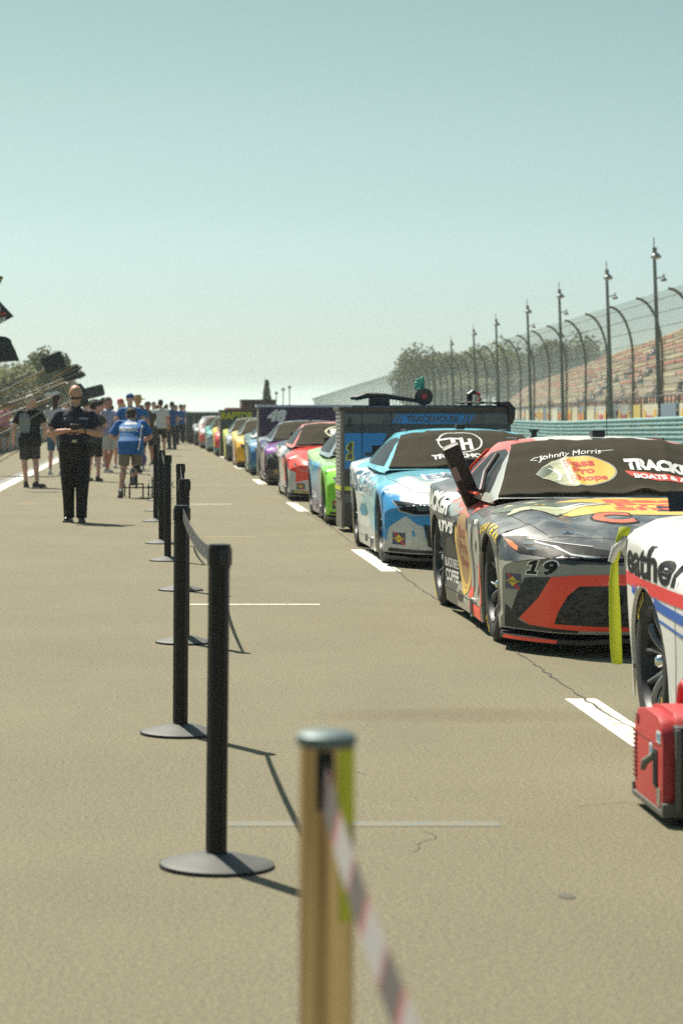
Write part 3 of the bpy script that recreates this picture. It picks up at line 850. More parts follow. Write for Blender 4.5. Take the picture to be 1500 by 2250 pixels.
# windshield cover: cloth laid over the glass
def cover_pt(u, v, seed=0.):
    s = .70 + (1.60 - .70) * v; t = (u * 2 - 1)
    rc = 1 - .035 * max(0, (abs(t) - .93) / .07) ** 2 * (1 if .0 < v < 1 else 1)
    x = t * (g_wr(s) * 1.0 + .012)
    p = g_section(s); zt = None; wr = g_wr(s); zcs = g_zc(s); zr = p[GK][1]
    q = min(1, abs(x) / wr); z = zr + (zcs - zr) * (1 - q ** 2.6)
    wr_ = mnoise.noise(Vector((x * 3.1 + seed, s * 3.0, seed))) * .016 + mnoise.noise(Vector((x * 9 + seed * 2, s * 5.0, 3))) * .008
    fold = .010 * math.exp(-((x + .28 + .1 * (s - 1)) / .02) ** 2) + .008 * math.exp(-((x - .33 - .15 * (s - 1)) / .03) ** 2)
    lift = .04 * math.exp(-((x - .12) / .09) ** 2) * max(0, (.16 - v) / .16)
    return (x, g_y(s, x) - .012 + lift * .2, z + .018 + wr_ + fold + lift)
def cover_mb(seed):
    m = MB(); m.grid(64, 26, lambda u, v: cover_pt(u, v, seed)); return m
CV = {s: cover_mb(s) for s in (0., 4.)}
CVB = {s: bvh_of([m]) for s, m in CV.items()}

liner_all = []
for side, ring in LINER:
    k = len(ring); liner_mb = MB(); liner_mb.add(ring + [(side * .55, y, z) for x, y, z in ring] + [(side * .55, y, .05) for x, y, z in ring], [(i, i + 1, k + i + 1, k + i) for i in range(k - 1)] + [(k + i, k + i + 1, 2 * k + i + 1, 2 * k + i) for i in range(k - 1)])
    liner_all.append(liner_mb.mesh('wheel_arch_liner', mat('arch_black', (.008, .008, .008), .9), False))
body_me = body_mb.mesh('body', black, True); green_me = green_mb.mesh('cabin', black, True)
def solid_cover(s):
    me = CV[s].mesh('cover', black, 'all'); b = bmesh.new(); b.from_mesh(me)
    be = [e for e in b.edges if e.is_boundary]
    r = bmesh.ops.extrude_edge_only(b, edges=be); vsx = [g for g in r['geom'] if isinstance(g, bmesh.types.BMVert)]
    for v in vsx: v.co.z -= .014
    b.to_mesh(me); b.free(); me.polygons.foreach_set('use_smooth', [True] * len(me.polygons)); return me
cover_me = {s: solid_cover(s) for s in CV}

def side_proj(shape, off=.004, L=.05, sgn=-1, bvh=None):
    """side print: a runs from tail to nose as read on the car's right side (towards -y), b is height"""
    return project(shape, bvh or BVH_BODY, (0, 0, 0), (0, -1, 0), (0, 0, 1), (-sgn, 0, 0), off, L, 3, .0 or None)
def front_proj(shape, off=.004, L=.04):
    return project(shape, BVH_BODY, (0, 0, 0), (1, 0, 0), (0, 0, 1), (0, 1, 0), off, L, 3)
def top_proj(shape, off=.004, L=.05, bvh=None):
    return project(shape, bvh or BVH_BODY, (0, 0, 0), (1, 0, 0), (0, 1, 0), (0, 0, -1), off, L, 3)
def mirror2(sh): return [(-x, y) for x, y in sh[0]], [tuple(reversed(f)) for f in sh[1]]
PM = {}
def shared(key, fn):
    if key not in PM: PM[key] = fn()
    return PM[key]

win_m = mat('dark_window', (.010, .011, .012), .35, spec=.25)
net_m = mat('window_net', (.02, .018, .018), .8)
grille_m = None
def grille_material():
    m = bpy.data.materials.new('black_grille'); b = principled(m); nt = m.node_tree; n, l = nt.nodes, nt.links
    t = n.new('ShaderNodeTexCoord'); v = n.new('ShaderNodeTexVoronoi'); v.inputs['Scale'].default_value = 34
    mp = n.new('ShaderNodeMapping'); mp.inputs['Scale'].default_value = (.6, .6, 1.5); l.new(t.outputs['Object'], mp.inputs[0]); l.new(mp.outputs[0], v.inputs[0])
    rp = n.new('ShaderNodeValToRGB'); rp.color_ramp.elements[0].color = (.006, .006, .006, 1); rp.color_ramp.elements[1].color = (.04, .04, .038, 1); rp.color_ramp.elements[0].position = .3; rp.color_ramp.elements[1].position = .6
    l.new(v.outputs[0], rp.inputs[0]); l.new(rp.outputs[0], b.inputs['Base Color']); b.inputs['Roughness'].default_value = .6
    return m
grille_m = grille_material()

# ---- wheel: outer face at x = 0 looking towards -x
def wheel_parts():
    t = MB(); ro = .352
    prof = [(.232, .03), (.236, .005), (.262, -.004), (.30, -.006), (.325, .0), (.342, .014), (ro, .04), (ro + .001, .16), (ro, .28), (.342, .306), (.325, .32), (.26, .318), (.232, .30)]
    t.lathe(prof, 44, 'x', (0, 0, 0), close=True)
    tyre = t.mesh('tyre', rubber, 30)
    r = MB()
    r.lathe([(.236, .004), (.230, .0), (.222, .012), (.214, .035), (.209, .10), (.209, .28)], 40, 'x', close=True)
    r.lathe([(.03, .10), (.06, .085), (.075, .10), (.08, .14), (.09, .16)], 20, 'x', close=True)
    for i in range(10):
        pr = i // 2; a0 = 2 * math.pi * (pr / 5) + (.11 if i % 2 else -.11); a1 = 2 * math.pi * (pr / 5) + (.30 if i % 2 else -.30)
        pts = []
        for j in range(6):
            u = j / 5; a = a0 + (a1 - a0) * u ** 1.4; rad = .06 + (.214 - .06) * u
            x = .066 - .050 * math.sin(u * math.pi * .5) + (.0 if u < 1 else .005)
            pts.append(Vector((x, rad * math.cos(a), rad * math.sin(a))))
        vs = []
        for j, p in enumerate(pts):
            d = (pts[min(j + 1, 5)] - pts[max(j - 1, 0)]).normalized(); w = Vector((1, 0, 0)).cross(d).normalized()
            hw_ = (.018, .013, .011, .010, .011, .015)[j]
            vs += [p - w * hw_ * .4, p + w * hw_ * .4, p + w * hw_ + Vector((.022, 0, 0)), p - w * hw_ + Vector((.022, 0, 0))]
        fs = []
        for j in range(5):
            o = 4 * j
            for q in range(4): fs.append((o + q, o + (q + 1) % 4, o + 4 + (q + 1) % 4, o + 4 + q))
        r.cur = 1; r.add(vs, fs); r.cur = 0
    rim = r.mesh('rim', [mat('dark_wheel_paint', (.04, .042, .045), .5, .5), mat('spoke_metal', (.27, .28, .29), .38, .6)], 32)
    n_ = MB(); n_.lathe([(.001, .015), (.016, .018), (.026, .03), (.030, .05), (.032, .07), (.042, .085), (.044, .10)], 24, 'x'); nut = n_.mesh('wheel_nut', chrome, 'all')
    d = MB(); d.lathe([(.08, .15), (.175, .15), (.175, .18), (.08, .18)], 30, 'x'); d.box(.12, .2, -.19, -.12, -.09, .09)
    disc = d.mesh('brake_disc', mat('brake_iron', (.07, .065, .06), .5, .6), 30)
    bk = MB(); bk.lathe([(.001, .2), (.208, .2), (.208, .202), (.001, .202)], 30, 'x'); backing = bk.mesh('wheel_backing', black, False)
    # raised yellow lettering round the sidewall
    lt = MB()
    for word, ang, rad, size in (('GOODYEAR', 62, .293, .038), ('EAGLE', 242, .293, .038)):
        step = .030 / .293 * 1.12
        for i, ch in enumerate(word):
            a = R(ang) + (i - (len(word) - 1) / 2) * step       # letters follow the rim clockwise as seen from outside
            vs, fs = text_fit(ch, .026, size, .03)
            ca, sa = math.cos(a), math.sin(a)
            rad_v = Vector((0, ca, sa)); tan_v = Vector((0, sa, -ca)) * -1
            lt.add([Vector((-.0095, 0, 0)) + rad_v * (rad + y) + tan_v * x for x, y in vs], fs)
    let = lt.mesh('sidewall_lettering', mat('tyre_yellow', (.62, .43, .03), .6), False)
    return dict(tyre=tyre, rim=rim, wheel_nut=nut, brake_disc=disc, sidewall_lettering=let, wheel_backing=backing)
WP = wheel_parts()
def add_wheel(car, x, y, left, rot=0., simple=False):
    w = bpy.data.objects.new('wheel', None); COL.objects.link(w); w.parent = car; w.location = (x, y, .35)
    w.rotation_euler = (rot, 0, 0)
    if not left: w.rotation_euler = (rot, 0, math.pi)
    for k, me in WP.items():
        if simple and k in ('sidewall_lettering', 'brake_disc'): continue
        link(k, me, w)
    return w

# ---- shared trims
def trims():
    T = {}
    d = MB()
    for (x0, x1) in ((-.5, .5),): d.box(-.55, .55, -1.0, -.9, .02, .03)
    # front splitter following the nose
    sp = MB(); n = 40; top = []; 
    for i in range(n + 1):
        x = -.985 + 1.97 * i / n; y = NOSE + .52 * (abs(x) / .97) ** 5 - .055
        top.append((x, y))
    vs = []
    for (x, y) in top:
        lift = .018 * max(0, 1 - (abs(x) / .55) ** 4)
        vs += [(x, y, .072 + lift), (x, y, .098 + lift), (x * .94, y + .35, .098), (x * .94, y + .35, .072)]
    fs = []
    for i in range(n):
        o = 4 * i
        for q in range(4): fs.append((o + q, o + (q + 1) % 4, o + 4 + (q + 1) % 4, o + 4 + q))
    fs += [(0, 1, 2, 3), (4 * n, 4 * n + 3, 4 * n + 2, 4 * n + 1)]
    sp.add(vs, fs); T['splitter'] = sp.mesh('splitter', black, True)
    un = MB(); un.box(-.88, .88, -.45, 3.3, .09, .16); un.box(-.60, .60, -.5, .6, .16, .6); un.box(-.62, .62, 2.3, 3.4, .16, .72); un.box(-.75, .75, .5, 2.3, .16, .7)
    T['underbody'] = un.mesh('underbody', mat('underbody_black', (.01, .01, .01), .9), False)
    rs = MB(); rs.grid(24, 3, lambda u, v: ((u * 2 - 1) * .72, 3.72 - .17 * abs(u * 2 - 1) ** 3 + .05 * v, .955 + .09 * v)); 
    T['spoiler'] = rs.mesh('spoiler', black, True)
    # side skirt
    T['skirt'] = None
    rp = MB(); rp.box(-.045, .045, 1.66, 1.78, 1.236, 1.285); T['roof_camera'] = rp.build('x', black, None, bevel=.012).data
    bpy.data.objects.remove([o for o in bpy.data.objects if o.name.startswith('x')][0])
    an = MB(); an.tube([(.12, 2.0, 1.24), (.12, 2.05, 1.52)], .0025, 5); T['antenna'] = an.mesh('antenna', black, False)
    an = MB(); 
    an.tube([(0, 1.98, 1.222), (0, 2.55, 1.222)], .008, 5)
    T['roof_rail'] = an.mesh('roof_rail', black, True)
    return T
TR = trims()
WIN = poly2d([(-2.28, .885), (-2.14, 1.12), (-1.72, 1.155), (-1.56, 1.13), (-1.10, .875)])
WINQ = poly2d([(-2.36, .90), (-2.25, 1.10), (-2.75, 1.0), (-2.85, .92)])
REARG = poly2d([(-.54, 2.62), (.54, 2.62), (.52, 3.3), (-.52, 3.3)])
win_mb = {}
def mk(name, mbx, m, smooth=True): return mbx.mesh(name, m, smooth)
win_me = mk('side_window', project(WIN, BVH_GREEN, (0, 0, 0), (0, -1, 0), (0, 0, 1), (1, 0, 0), .004, .04), win_m, 'all')
winR_me = mk('side_window', project(WIN, BVH_GREEN, (0, 0, 0), (0, -1, 0), (0, 0, 1), (-1, 0, 0), .004, .04), win_m, 'all')
winq_me = mk('quarter_window', project(WINQ, BVH_GREEN, (0, 0, 0), (0, -1, 0), (0, 0, 1), (1, 0, 0), .004, .04), win_m, 'all')
rear_me = mk('rear_window', project(REARG, BVH_GREEN, (0, 0, 0), (1, 0, 0), (0, 1, 0), (0, 0, -1), .004, .06), win_m, 'all')
glass_me = mk('windshield', project(poly2d([(-.68, .78), (.68, .78), (.54, 1.53), (-.54, 1.53)]), BVH_GREEN, (0, 0, 0), (1, 0, 0), (0, 1, 0), (0, 0, -1), .003, .06), win_m, 'all')
VENT = [(.02, -.04), (.06, .20), (.34, .24), (.44, .0), (.40, -.07)]
def ventpair(xo): return poly2d([(x + xo, y) for x, y in VENT])
exh = {}
PANEL_LINES = [strip2d([(-.83, .80), (-.86, .3), (-.80, -.3), (-.72, -.62)], .006), strip2d([(.83, .80), (.86, .3), (.80, -.3), (.72, -.62)], .006), strip2d([(-.72, -.66), (-.3, -.80), (.3, -.80), (.72, -.66)], .006)]
def merge(*shapes):
    vs = []; fs = []
    for s in shapes:
        o = len(vs); vs += list(s[0]); fs += [tuple(i + o for i in f) for f in s[1]]
    return vs, fs
line_m = mat('panel_gap', (.008, .008, .008), .8)
def panel_lines():
    vs = MB()
    for sh in PANEL_LINES:
        q = top_proj(sh, .002, .08); vs.add(q.v, q.f)
    side = [strip2d([(-.48, .13), (-.52, .4), (-.50, .72)], .006), strip2d([(-2.32, .12), (-2.25, .4), (-2.20, .83)], .006), strip2d([(-.5, .165), (-1.4, .16), (-2.33, .165)], .005)]
    for sh in side:
        q = side_proj(sh, .002, .08); vs.add(q.v, q.f)
    return vs.mesh('panel_gap', line_m, False)
lines_me = panel_lines()
def slats(y0, y1, z0, z1, n):
    return merge(*[rect2d(-(y0 + (y1 - y0) * (i + .75) / n), -(y0 + (y1 - y0) * (i + .2) / n), z0, z1) for i in range(n)])
vent_side_me = mk('side_vent', side_proj(merge(slats(1.5, 1.78, .115, .185, 6), slats(.72, .84, .10, .18, 2)), .004, .04), black, False)
ex = MB(); ex.lathe([(.058, .0), (.064, -.005), (.064, .02), (.056, .02), (.05, .004), (.001, .03)], 24, 'x', (-side_x(1.0, .13) - .004, 1.0, .13)); ex_me = ex.mesh('exhaust_pipe', mat('exhaust_steel', (.35, .34, .32), .3, .9), True)
exb = MB(); exb.lathe([(.001, -.006), (.052, -.006), (.052, -.004), (.001, -.004)], 20, 'x', (-side_x(1.0, .13) - .004, 1.0, .13)); exb_me = exb.mesh('exhaust_mouth', MATS['underbody_black'], False)

def car(label, X, Y, body_m, cabin_m, group='stock cars lined up in the pit lane', cover=0., rot=0., front='b', wheels_simple=False, trim_m=None, splitter_m=None, vent=None):
    c = thing('stock_car', label, 'race car', (X, Y, 0), rot, group)
    o = link('body', body_me, c); setm(o, body_m); bo = o
    o = link('cabin', green_me, c); setm(o, cabin_m)
    link('splitter', TR['splitter'], c); [link('wheel_arch_liner', q, c) for q in liner_all]
    link('underbody', TR['underbody'], c); link('spoiler', TR['spoiler'], c)
    link('roof_camera', TR['roof_camera'], c); link('antenna', TR['antenna'], c); link('roof_rail', TR['roof_rail'], c, (-.506, 0, 0)); link('roof_rail', TR['roof_rail'], c, (.506, 0, 0))
    link('side_window', win_me, c); link('side_window', winR_me, c); link('quarter_window', winq_me, c); link('rear_window', rear_me, c)
    if cover is not None:
        o = link('windshield_cover', cover_me[cover], c); setm(o, cloth_m)
    else: link('windshield', glass_me, c)
    link('panel_gap', lines_me, c); link('side_vent', vent_side_me, c); e = link('exhaust_pipe', ex_me, c); link('exhaust_mouth', exb_me, e)
    for (x, y, l) in ((-.958, 0, 1), (-.958, RAX, 1), (.958, 0, 0), (.958, RAX, 0)): add_wheel(c, x, y, l, random.uniform(0, 6), wheels_simple)
    if front == 'a': front_a(c)
    elif front == 'b': front_b(c)
    if vent:
        for i, v in enumerate(vent):
            link('bonnet_vent', shared(('vent', v), lambda: top_proj(ventpair(v), .006, .05).mesh('bonnet_vent', black, 'all')), c)
    return c
cloth_m = mat('olive_black_cover_cloth', (.044, .038, .024), .95, spec=.12, var=.12, vscale=5, bump=.15, bscale=300)
lamp_m = mat('headlamp_black', (.008, .009, .010), .5, spec=.12)
drl_m = mat('headlamp_strip', (.42, .47, .48), .25)
amber_m = mat('amber_lens', (.75, .17, .02), .3, coat=1)
def both(shape, fn, name, m, c, key, smooth='all'):
    for i, sh in enumerate((shape, mirror2(shape))):
        link(name, shared((key, i), lambda: fn(sh).mesh(name, m, smooth)), c)
def front_a(c):
    """nose with a wide red mouth and hammerhead headlamps"""
    hl = poly2d([(-.945, .662), (-.88, .672), (-.83, .672), (-.70, .652), (-.577, .628), (-.42, .610), (-.30, .600), (-.30, .545), (-.5, .545), (-.74, .560), (-.90, .585)])
    both(hl, lambda s: front_proj(s, .004, .03), 'headlamp', lamp_m, c, 'ahl')
    both(poly2d([(-.945, .655), (-.91, .640), (-.885, .612), (-.895, .588), (-.925, .612)]), lambda s: front_proj(s, .009, .03), 'indicator', amber_m, c, 'aamb')
    both(merge(strip2d([(-.80, .645), (-.70, .620), (-.63, .583), (-.50, .570)], .010)), lambda s: front_proj(s, .009, .03), 'running_light', drl_m, c, 'adrl')
    both(merge(strip2d([(-.83, .663), (-.70, .646), (-.50, .628)], .004)), lambda s: front_proj(s, .009, .03), 'lamp_trim', mat('lamp_trim_silver', (.6, .62, .6), .3), c, 'adrl2')
    both(merge(rect2d(-.86, -.81, .628, .642), rect2d(-.85, -.80, .60, .612)), lambda s: front_proj(s, .009, .03), 'lamp_lens', mat('lamp_lens_blue', (.16, .20, .24), .15), c, 'alens')
    link('bonnet_lip', shared('alip', lambda: front_proj(poly2d([(-.30, .601), (.30, .601), (.30, .545), (-.30, .545)]), .005, .03).mesh('bonnet_lip', lamp_m, 'all')), c)
    sg = poly2d([(-.863, .44), (-.743, .455), (-.70, .455), (-.80, .33), (-.90, .185), (-.93, .22), (-.90, .34)])
    both(sg, lambda s: front_proj(s, .004, .03), 'side_grille', grille_m, c, 'asg')
    mouth = poly2d([(-.743, .455), (-.60, .470), (-.35, .478), (0, .480), (.35, .478), (.60, .470), (.743, .455), (.80, .33), (.885, .20), (.84, .165), (.6, .152), (.3, .150), (0, .150), (-.3, .150), (-.6, .152), (-.84, .165), (-.885, .20), (-.80, .33)])
    link('mouth_surround', shared('amouth', lambda: front_proj(mouth, .012, .03).mesh('mouth_surround', redp, 'all')), c)
    gr_ = poly2d([(-.597, .408), (-.35, .415), (0, .418), (.35, .415), (.597, .408), (.66, .35), (.705, .26), (.725, .185), (.5, .178), (0, .172), (-.5, .178), (-.725, .185), (-.705, .26), (-.66, .35)])
    g = link('grille', shared('agr', lambda: front_proj(gr_, .015, .03).mesh('grille', grille_m, 'all')), c)
    for xx in (-.40, .40):
        for zz in (.335, .235):
            link('duct_opening', shared(('adu', xx, zz), lambda: front_proj(ellipse2d(xx, zz, .047, .045, 20), .018, .03).mesh('duct_opening', MATS['underbody_black'], 'all')), g)
    wl_ = poly2d([(-.955, .27), (-.935, .255), (-.90, .19), (-.84, .162), (-.60, .150), (-.60, .137), (-.9, .137), (-.955, .140)])
    both(wl_, lambda s: front_proj(s, .005, .03), 'corner_winglet', black, c, 'awl')
    both(strip2d([(-.97, .085), (-.9, .085), (-.72, .085)], .02), lambda s: project(s, bvh_of([SPL]), (0, 0, 0), (1, 0, 0), (0, 0, 1), (0, 1, 0), .003, .03, 3), 'splitter_edge', redp, c, 'ase')
SPL = MB()
_m = TR['splitter']; SPL.add([v.co[:] for v in _m.vertices], [tuple(p.vertices) for p in _m.polygons])
def front_b(c):
    """nose with slit headlamps and a trapezoid lower grille"""
    hl = poly2d([(-.90, .60), (-.80, .595), (-.55, .572), (-.38, .560), (-.36, .515), (-.52, .492), (-.74, .488), (-.84, .515)])
    both(hl, lambda s: front_proj(s, .004, .03), 'headlamp', lamp_m, c, 'bhl')
    both(poly2d([(-.74, .575), (-.60, .562), (-.56, .525), (-.70, .515)]), lambda s: front_proj(s, .008, .03), 'lamp_lens', mat('lamp_lens_grey', (.10, .11, .12), .2), c, 'bhl2')
    both(strip2d([(-.905, .602), (-.845, .51), (-.74, .480), (-.52, .484), (-.36, .506)], .012), lambda s: front_proj(s, .009, .03), 'lamp_rim', mat('lamp_rim_grey', (.32, .34, .35), .4), c, 'bhl3')
    link('upper_grille', shared('bug', lambda: front_proj(poly2d([(-.37, .556), (.37, .556), (.36, .525), (-.36, .525)]), .004, .03).mesh('upper_grille', grille_m, 'all')), c)
    gr_ = poly2d([(-.66, .40), (-.3, .33), (0, .32), (.3, .33), (.66, .40), (.62, .20), (.4, .155), (-.4, .155), (-.62, .20)])
    link('grille', shared('bgr', lambda: front_proj(gr_, .006, .03).mesh('grille', grille_m, 'all')), c)
    link('lower_lip', shared('blip', lambda: front_proj(poly2d([(-.93, .172), (-.6, .165), (.6, .165), (.93, .172), (.94, .138), (-.94, .138)]), .008, .03).mesh('lower_lip', black, 'all')), c)

def dec(c, name, kind, shape, m, off=.006, L=.04, bvh=None, label=None):
    fn = dict(side=side_proj, front=front_proj, top=top_proj)[kind]
    q = fn(shape, off, L, bvh=bvh) if bvh is not None else fn(shape, off, L)
    if not q.f: return None
    o = link(name, q.mesh(name, m, 'all'), c)
    if label: o['label'] = label
    return o
def cover_dec(c, name, shape, m, seed=0., off=.004, L=.03):
    return link(name, project(shape, CVB[seed], (0, 0, 0), (1, 0, 0), (0, 1, 0), (0, 0, -1), off, L, 3).mesh(name, m, 'all'), c)
navy = mat('navy_print', (.02, .03, .10), .4, coat=.6); blackp = mat('black_print', (.010, .010, .011), .55, spec=.2)
def sunoco(c, x, z, w=.085, h=.085):
    dec(c, 'fuel_sticker', 'front', rect2d(x - w / 2, x + w / 2, z - h / 2, z + h / 2), navy, .006)
    s_ = dec(c, 'fuel_sticker_flash', 'front', poly2d([(x - w * .2, z + h * .5), (x + w * .5, z - h * .5), (x + w * .25, z - h * .5), (x - w * .42, z + h * .5)]), mat('red_print', (.55, .03, .03), .5), .008)
    dec(c, 'fuel_sticker_diamond', 'front', poly2d([(x - w * .48, z), (x - w * .2, z + h * .13), (x, z + h * .34), (x + w * .2, z + h * .13), (x + w * .48, z), (x + w * .2, z - h * .13), (x, z - h * .34), (x - w * .2, z - h * .13)]), yellow, .010)
    dec(c, 'fuel_sticker_lettering', 'front', text_fit('SUNOCO', w * .74, h * .17, .02, cx=x, cy=z), navy, .012, .02)

random.seed(21)
# ================================================================== car 19
camo = 0
silver = (.33, .31, .255)
m19 = livery('silver_and_camouflage_paint', silver, [
    (((.026, .032, .036), (.065, .070, .070), (.15, .15, .14)), (0, -.0, 1, .530), .02, 9, .002, True),
    ((.022, .028, .033), (0, 1, -.25, 1.78), .10, 5, .004, True),
    ((.30, .30, .27), (0, 1, -1.2, 2.95), .06, 3, .004, True)], .45, .0)
m19c = livery('salmon_red_cabin_paint', (.72, .10, .06), [((.42, .44, .40), (0, -1, 0, -1.52), .12, 4, .01, True), ((.78, .74, .66), (-1, 0, 0, -.42), .15, 3, .01, True)], .3)
CX = 3.02
c19 = car('grey and red number 19 race car with black windshield cover and red mouth', CX, 14.85, m19, m19c, front='a', cover=0., vent=(.03,))
setm([o for o in c19.children if o.name.startswith('spoiler')][0], black)
orange = mat('orange_print', (.85, .14, .03), .4, coat=.5)
gold = mat('golden_yellow_print', (.76, .50, .08), .45, coat=.3); greyp = mat('grey_digit_print', (.34, .34, .30), .45); brown = mat('brown_grey_print', (.13, .12, .095), .45)
redl = mat('red_lettering', (.60, .06, .035), .5); pale = mat('pale_green_print', (.40, .43, .26), .5, var=.5, vscale=14); darkg = mat('dark_green_print', (.06, .09, .055), .5)
# nose prints
ONE = ([(.38, .2), (.76, .2), (.76, 1), (.38, 1)], [(.10, 0), (1, 0), (1, .2), (.10, .2)], [(.38, 1), (.0, .80), (.0, .60), (.38, .70)])
def one2d(cx, cy, w, h, shear=.25, grow=0.):
    out = []
    for pc in ONE:
        q = [((u - .5) * w, (v - .5) * h) for u, v in pc]; mx_ = sum(p[0] for p in q) / 4; my_ = sum(p[1] for p in q) / 4
        q = [(x + math.copysign(grow, x - mx_), y + math.copysign(grow, y - my_)) for x, y in q]
        out.append(poly2d([(cx + x + shear * y, cy + y) for x, y in q]))
    return merge(*out)
dec(c19, 'number_outline', 'front', one2d(-.825, .505, .05, .084, .25, .007), white, .007, .02); dec(c19, 'number_outline', 'front', text_fit('9', .088, .102, .08, .25, cx=-.742, cy=.505), white, .007, .02)
dec(c19, 'number', 'front', one2d(-.825, .505, .05, .084, .25), blackp, .011, .02); dec(c19, 'number', 'front', text_fit('9', .070, .082, .04, .25, cx=-.742, cy=.505), blackp, .011, .02)
sunoco(c19, -.918, .41, .07, .09)
# bonnet art
oval = ellipse2d(.10, .24, .82, .42, 48)
dec(c19, 'emblem_oval', 'top', oval, gold, .004)
dec(c19, 'emblem_line', 'top', text_fit('Bass', .62, .20, .035, 0, cx=.12, cy=.46), redl, .007, .04)
dec(c19, 'emblem_line', 'top', text_fit('Pro', .40, .17, .035, 0, cx=.05, cy=.26), redl, .007, .04)
dec(c19, 'emblem_line', 'top', text_fit('Shops', .70, .19, .035, 0, cx=.16, cy=.06), redl, .007, .04)
fishp = [(-.93, .42), (-.80, .56), (-.62, .58), (-.44, .50), (-.30, .40), (-.16, .30), (-.30, .22), (-.44, .16), (-.52, .02), (-.58, -.14), (-.66, .0), (-.74, .12), (-.86, .08), (-.80, .24)]
dec(c19, 'fish_print', 'top', poly2d(fishp), darkg, .008)
dec(c19, 'fish_belly', 'top', poly2d([(-.86, .10), (-.78, .30), (-.60, .32), (-.40, .28), (-.22, .29), (-.36, .20), (-.46, .12), (-.54, .0), (-.585, -.12), (-.66, .03), (-.74, .15)]), pale, .010)
dec(c19, 'fish_mouth', 'top', poly2d([(-.52, .30), (-.36, .34), (-.20, .30), (-.34, .235), (-.46, .235)]), white, .012)
dec(c19, 'fish_mouth_shadow', 'top', poly2d([(-.46, .29), (-.34, .315), (-.25, .295), (-.36, .255)]), darkg, .014)
dec(c19, 'fish_eye', 'top', ellipse2d(-.60, .42, .035, .03, 14), gold, .012); dec(c19, 'fish_pupil', 'top', ellipse2d(-.60, .42, .016, .015, 12), blackp, .014)
for k in range(5): dec(c19, 'fish_fin', 'top', poly2d([(-.90 + .07 * k, .48 + .02 * k), (-.84 + .07 * k, .62), (-.80 + .07 * k, .50 + .01 * k)]), pale if k % 2 else darkg, .011)
dec(c19, 'letter_outline', 'top', text_fit('C', .27, .42, .06, 0, cx=-.27, cy=-.27), blackp, .007, .04)
dec(c19, 'letter', 'top', text_fit('C', .235, .36, .05, 0, cx=-.27, cy=-.27), orange, .010, .04)
for (x, y) in ((-.6, -.62), (-.05, -.72)):
    dec(c19, 'bonnet_pin', 'top', merge(ellipse2d(x, y, .03, .03, 16)), chrome, .012, .02); dec(c19, 'bonnet_pin_slot', 'top', ellipse2d(x, y, .012, .014, 10), blackp, .016, .02)
# side prints (a = -y)
dec(c19, 'dark_side_panel', 'side', poly2d([(-2.44, .22), (-2.44, .58), (-1.70, .66), (-1.62, .25)]), blackp, .004)
dec(c19, 'bear_print', 'side', poly2d([(-2.3, .42), (-2.2, .52), (-2.0, .54), (-1.85, .48), (-1.8, .36), (-1.95, .40), (-2.05, .34), (-2.2, .38)]), mat('bear_brown', (.035, .03, .027), .5), .006)
dec(c19, 'coffee_lettering', 'side', text_fit('BLACK RIFLE', .50, .065, .02, cx=-2.06, cy=.352), white, .007, .03)
dec(c19, 'coffee_lettering', 'side', text_fit('COFFEE', .50, .085, .03, cx=-2.06, cy=.262), white, .007, .03)
dec(c19, 'side_lettering', 'side', text_fit("ATV'S", .80, .085, .06, .3, cx=-2.28, cy=.60, rot=.0), white, .007, .03)
dec(c19, 'quarter_lettering', 'side', text_fit('TRACKER', 1.15, .15, .06, .5, cx=-2.75, cy=.765, rot=-.02), white, .007, .03)
dec(c19, 'side_oval', 'side', ellipse2d(-1.46, .48, .30, .275, 40), mat('bronze_print', (.36, .22, .09), .5), .006)
dec(c19, 'side_oval_band', 'side', merge(strip2d([(-1.46 + .31 * math.cos(R(a)), .48 + .27 * math.sin(R(a))) for a in range(150, 400, 10)], [.05 + .03 * math.sin(R(a / 2)) for a in range(150, 400, 10)])), gold, .008)
for (t_, cy_) in (('Bass', .60), ('Pro', .50), ('Shops', .39)): dec(c19, 'side_oval_lettering', 'side', text_fit(t_, .36, .085, .02, cx=-1.44, cy=cy_), mat('rust_print', (.30, .07, .04), .5), .009, .03)
dec(c19, 'side_number_outline', 'side', text_fit('19', .86, .50, .07, .12, cx=-.78, cy=.46), brown, .006, .04)
dec(c19, 'side_number', 'side', text_fit('19', .78, .44, .035, .12, cx=-.78, cy=.46), greyp, .009, .04)
dec(c19, 'red_sweep', 'side', poly2d([(-.44, .66), (-.40, .5), (-.41, .2), (-.47, .12), (-.50, .25), (-.50, .45), (-.55, .62)]), redp, .007)
dec(c19, 'red_sweep', 'side', poly2d([(-1.25, .18), (-1.12, .36), (-1.02, .18)]), redp, .007)
dec(c19, 'red_rocker', 'side', poly2d([(-1.15, .08), (-1.15, .15), (-.47, .165), (-.47, .08)]), redp, .005)
dec(c19, 'red_shoulder_patch', 'side', poly2d([(-2.3, .84), (-2.2, .77), (-1.75, .70), (-1.45, .73), (-1.2, .70), (-1.0, .78), (-.9, .84)]), mat('salmon_print', (.70, .14, .09), .4, coat=.4), .005)
dec(c19, 'grey_swirl', 'side', poly2d([(-2.0, .80), (-1.8, .74), (-1.6, .76), (-1.72, .70), (-2.0, .68), (-2.2, .76)]), mat('pale_grey_print', (.32, .36, .36), .4), .008)
dec(c19, 'tyre_brand_lettering', 'side', merge(*[text_fit(ch, .062, .05, .05, 0, cx=-.28 + .09 * i, cy=.70 - .42 * (-.28 + .09 * i) ** 2, rot=-.84 * (-.28 + .09 * i)) for i, ch in enumerate('GOODYEAR')]), yellow, .007, .03)
dec(c19, 'white_sticker', 'side', merge(text_fit('NASCAR', .20, .03, .03, cx=-.72, cy=.70)), white, .007)
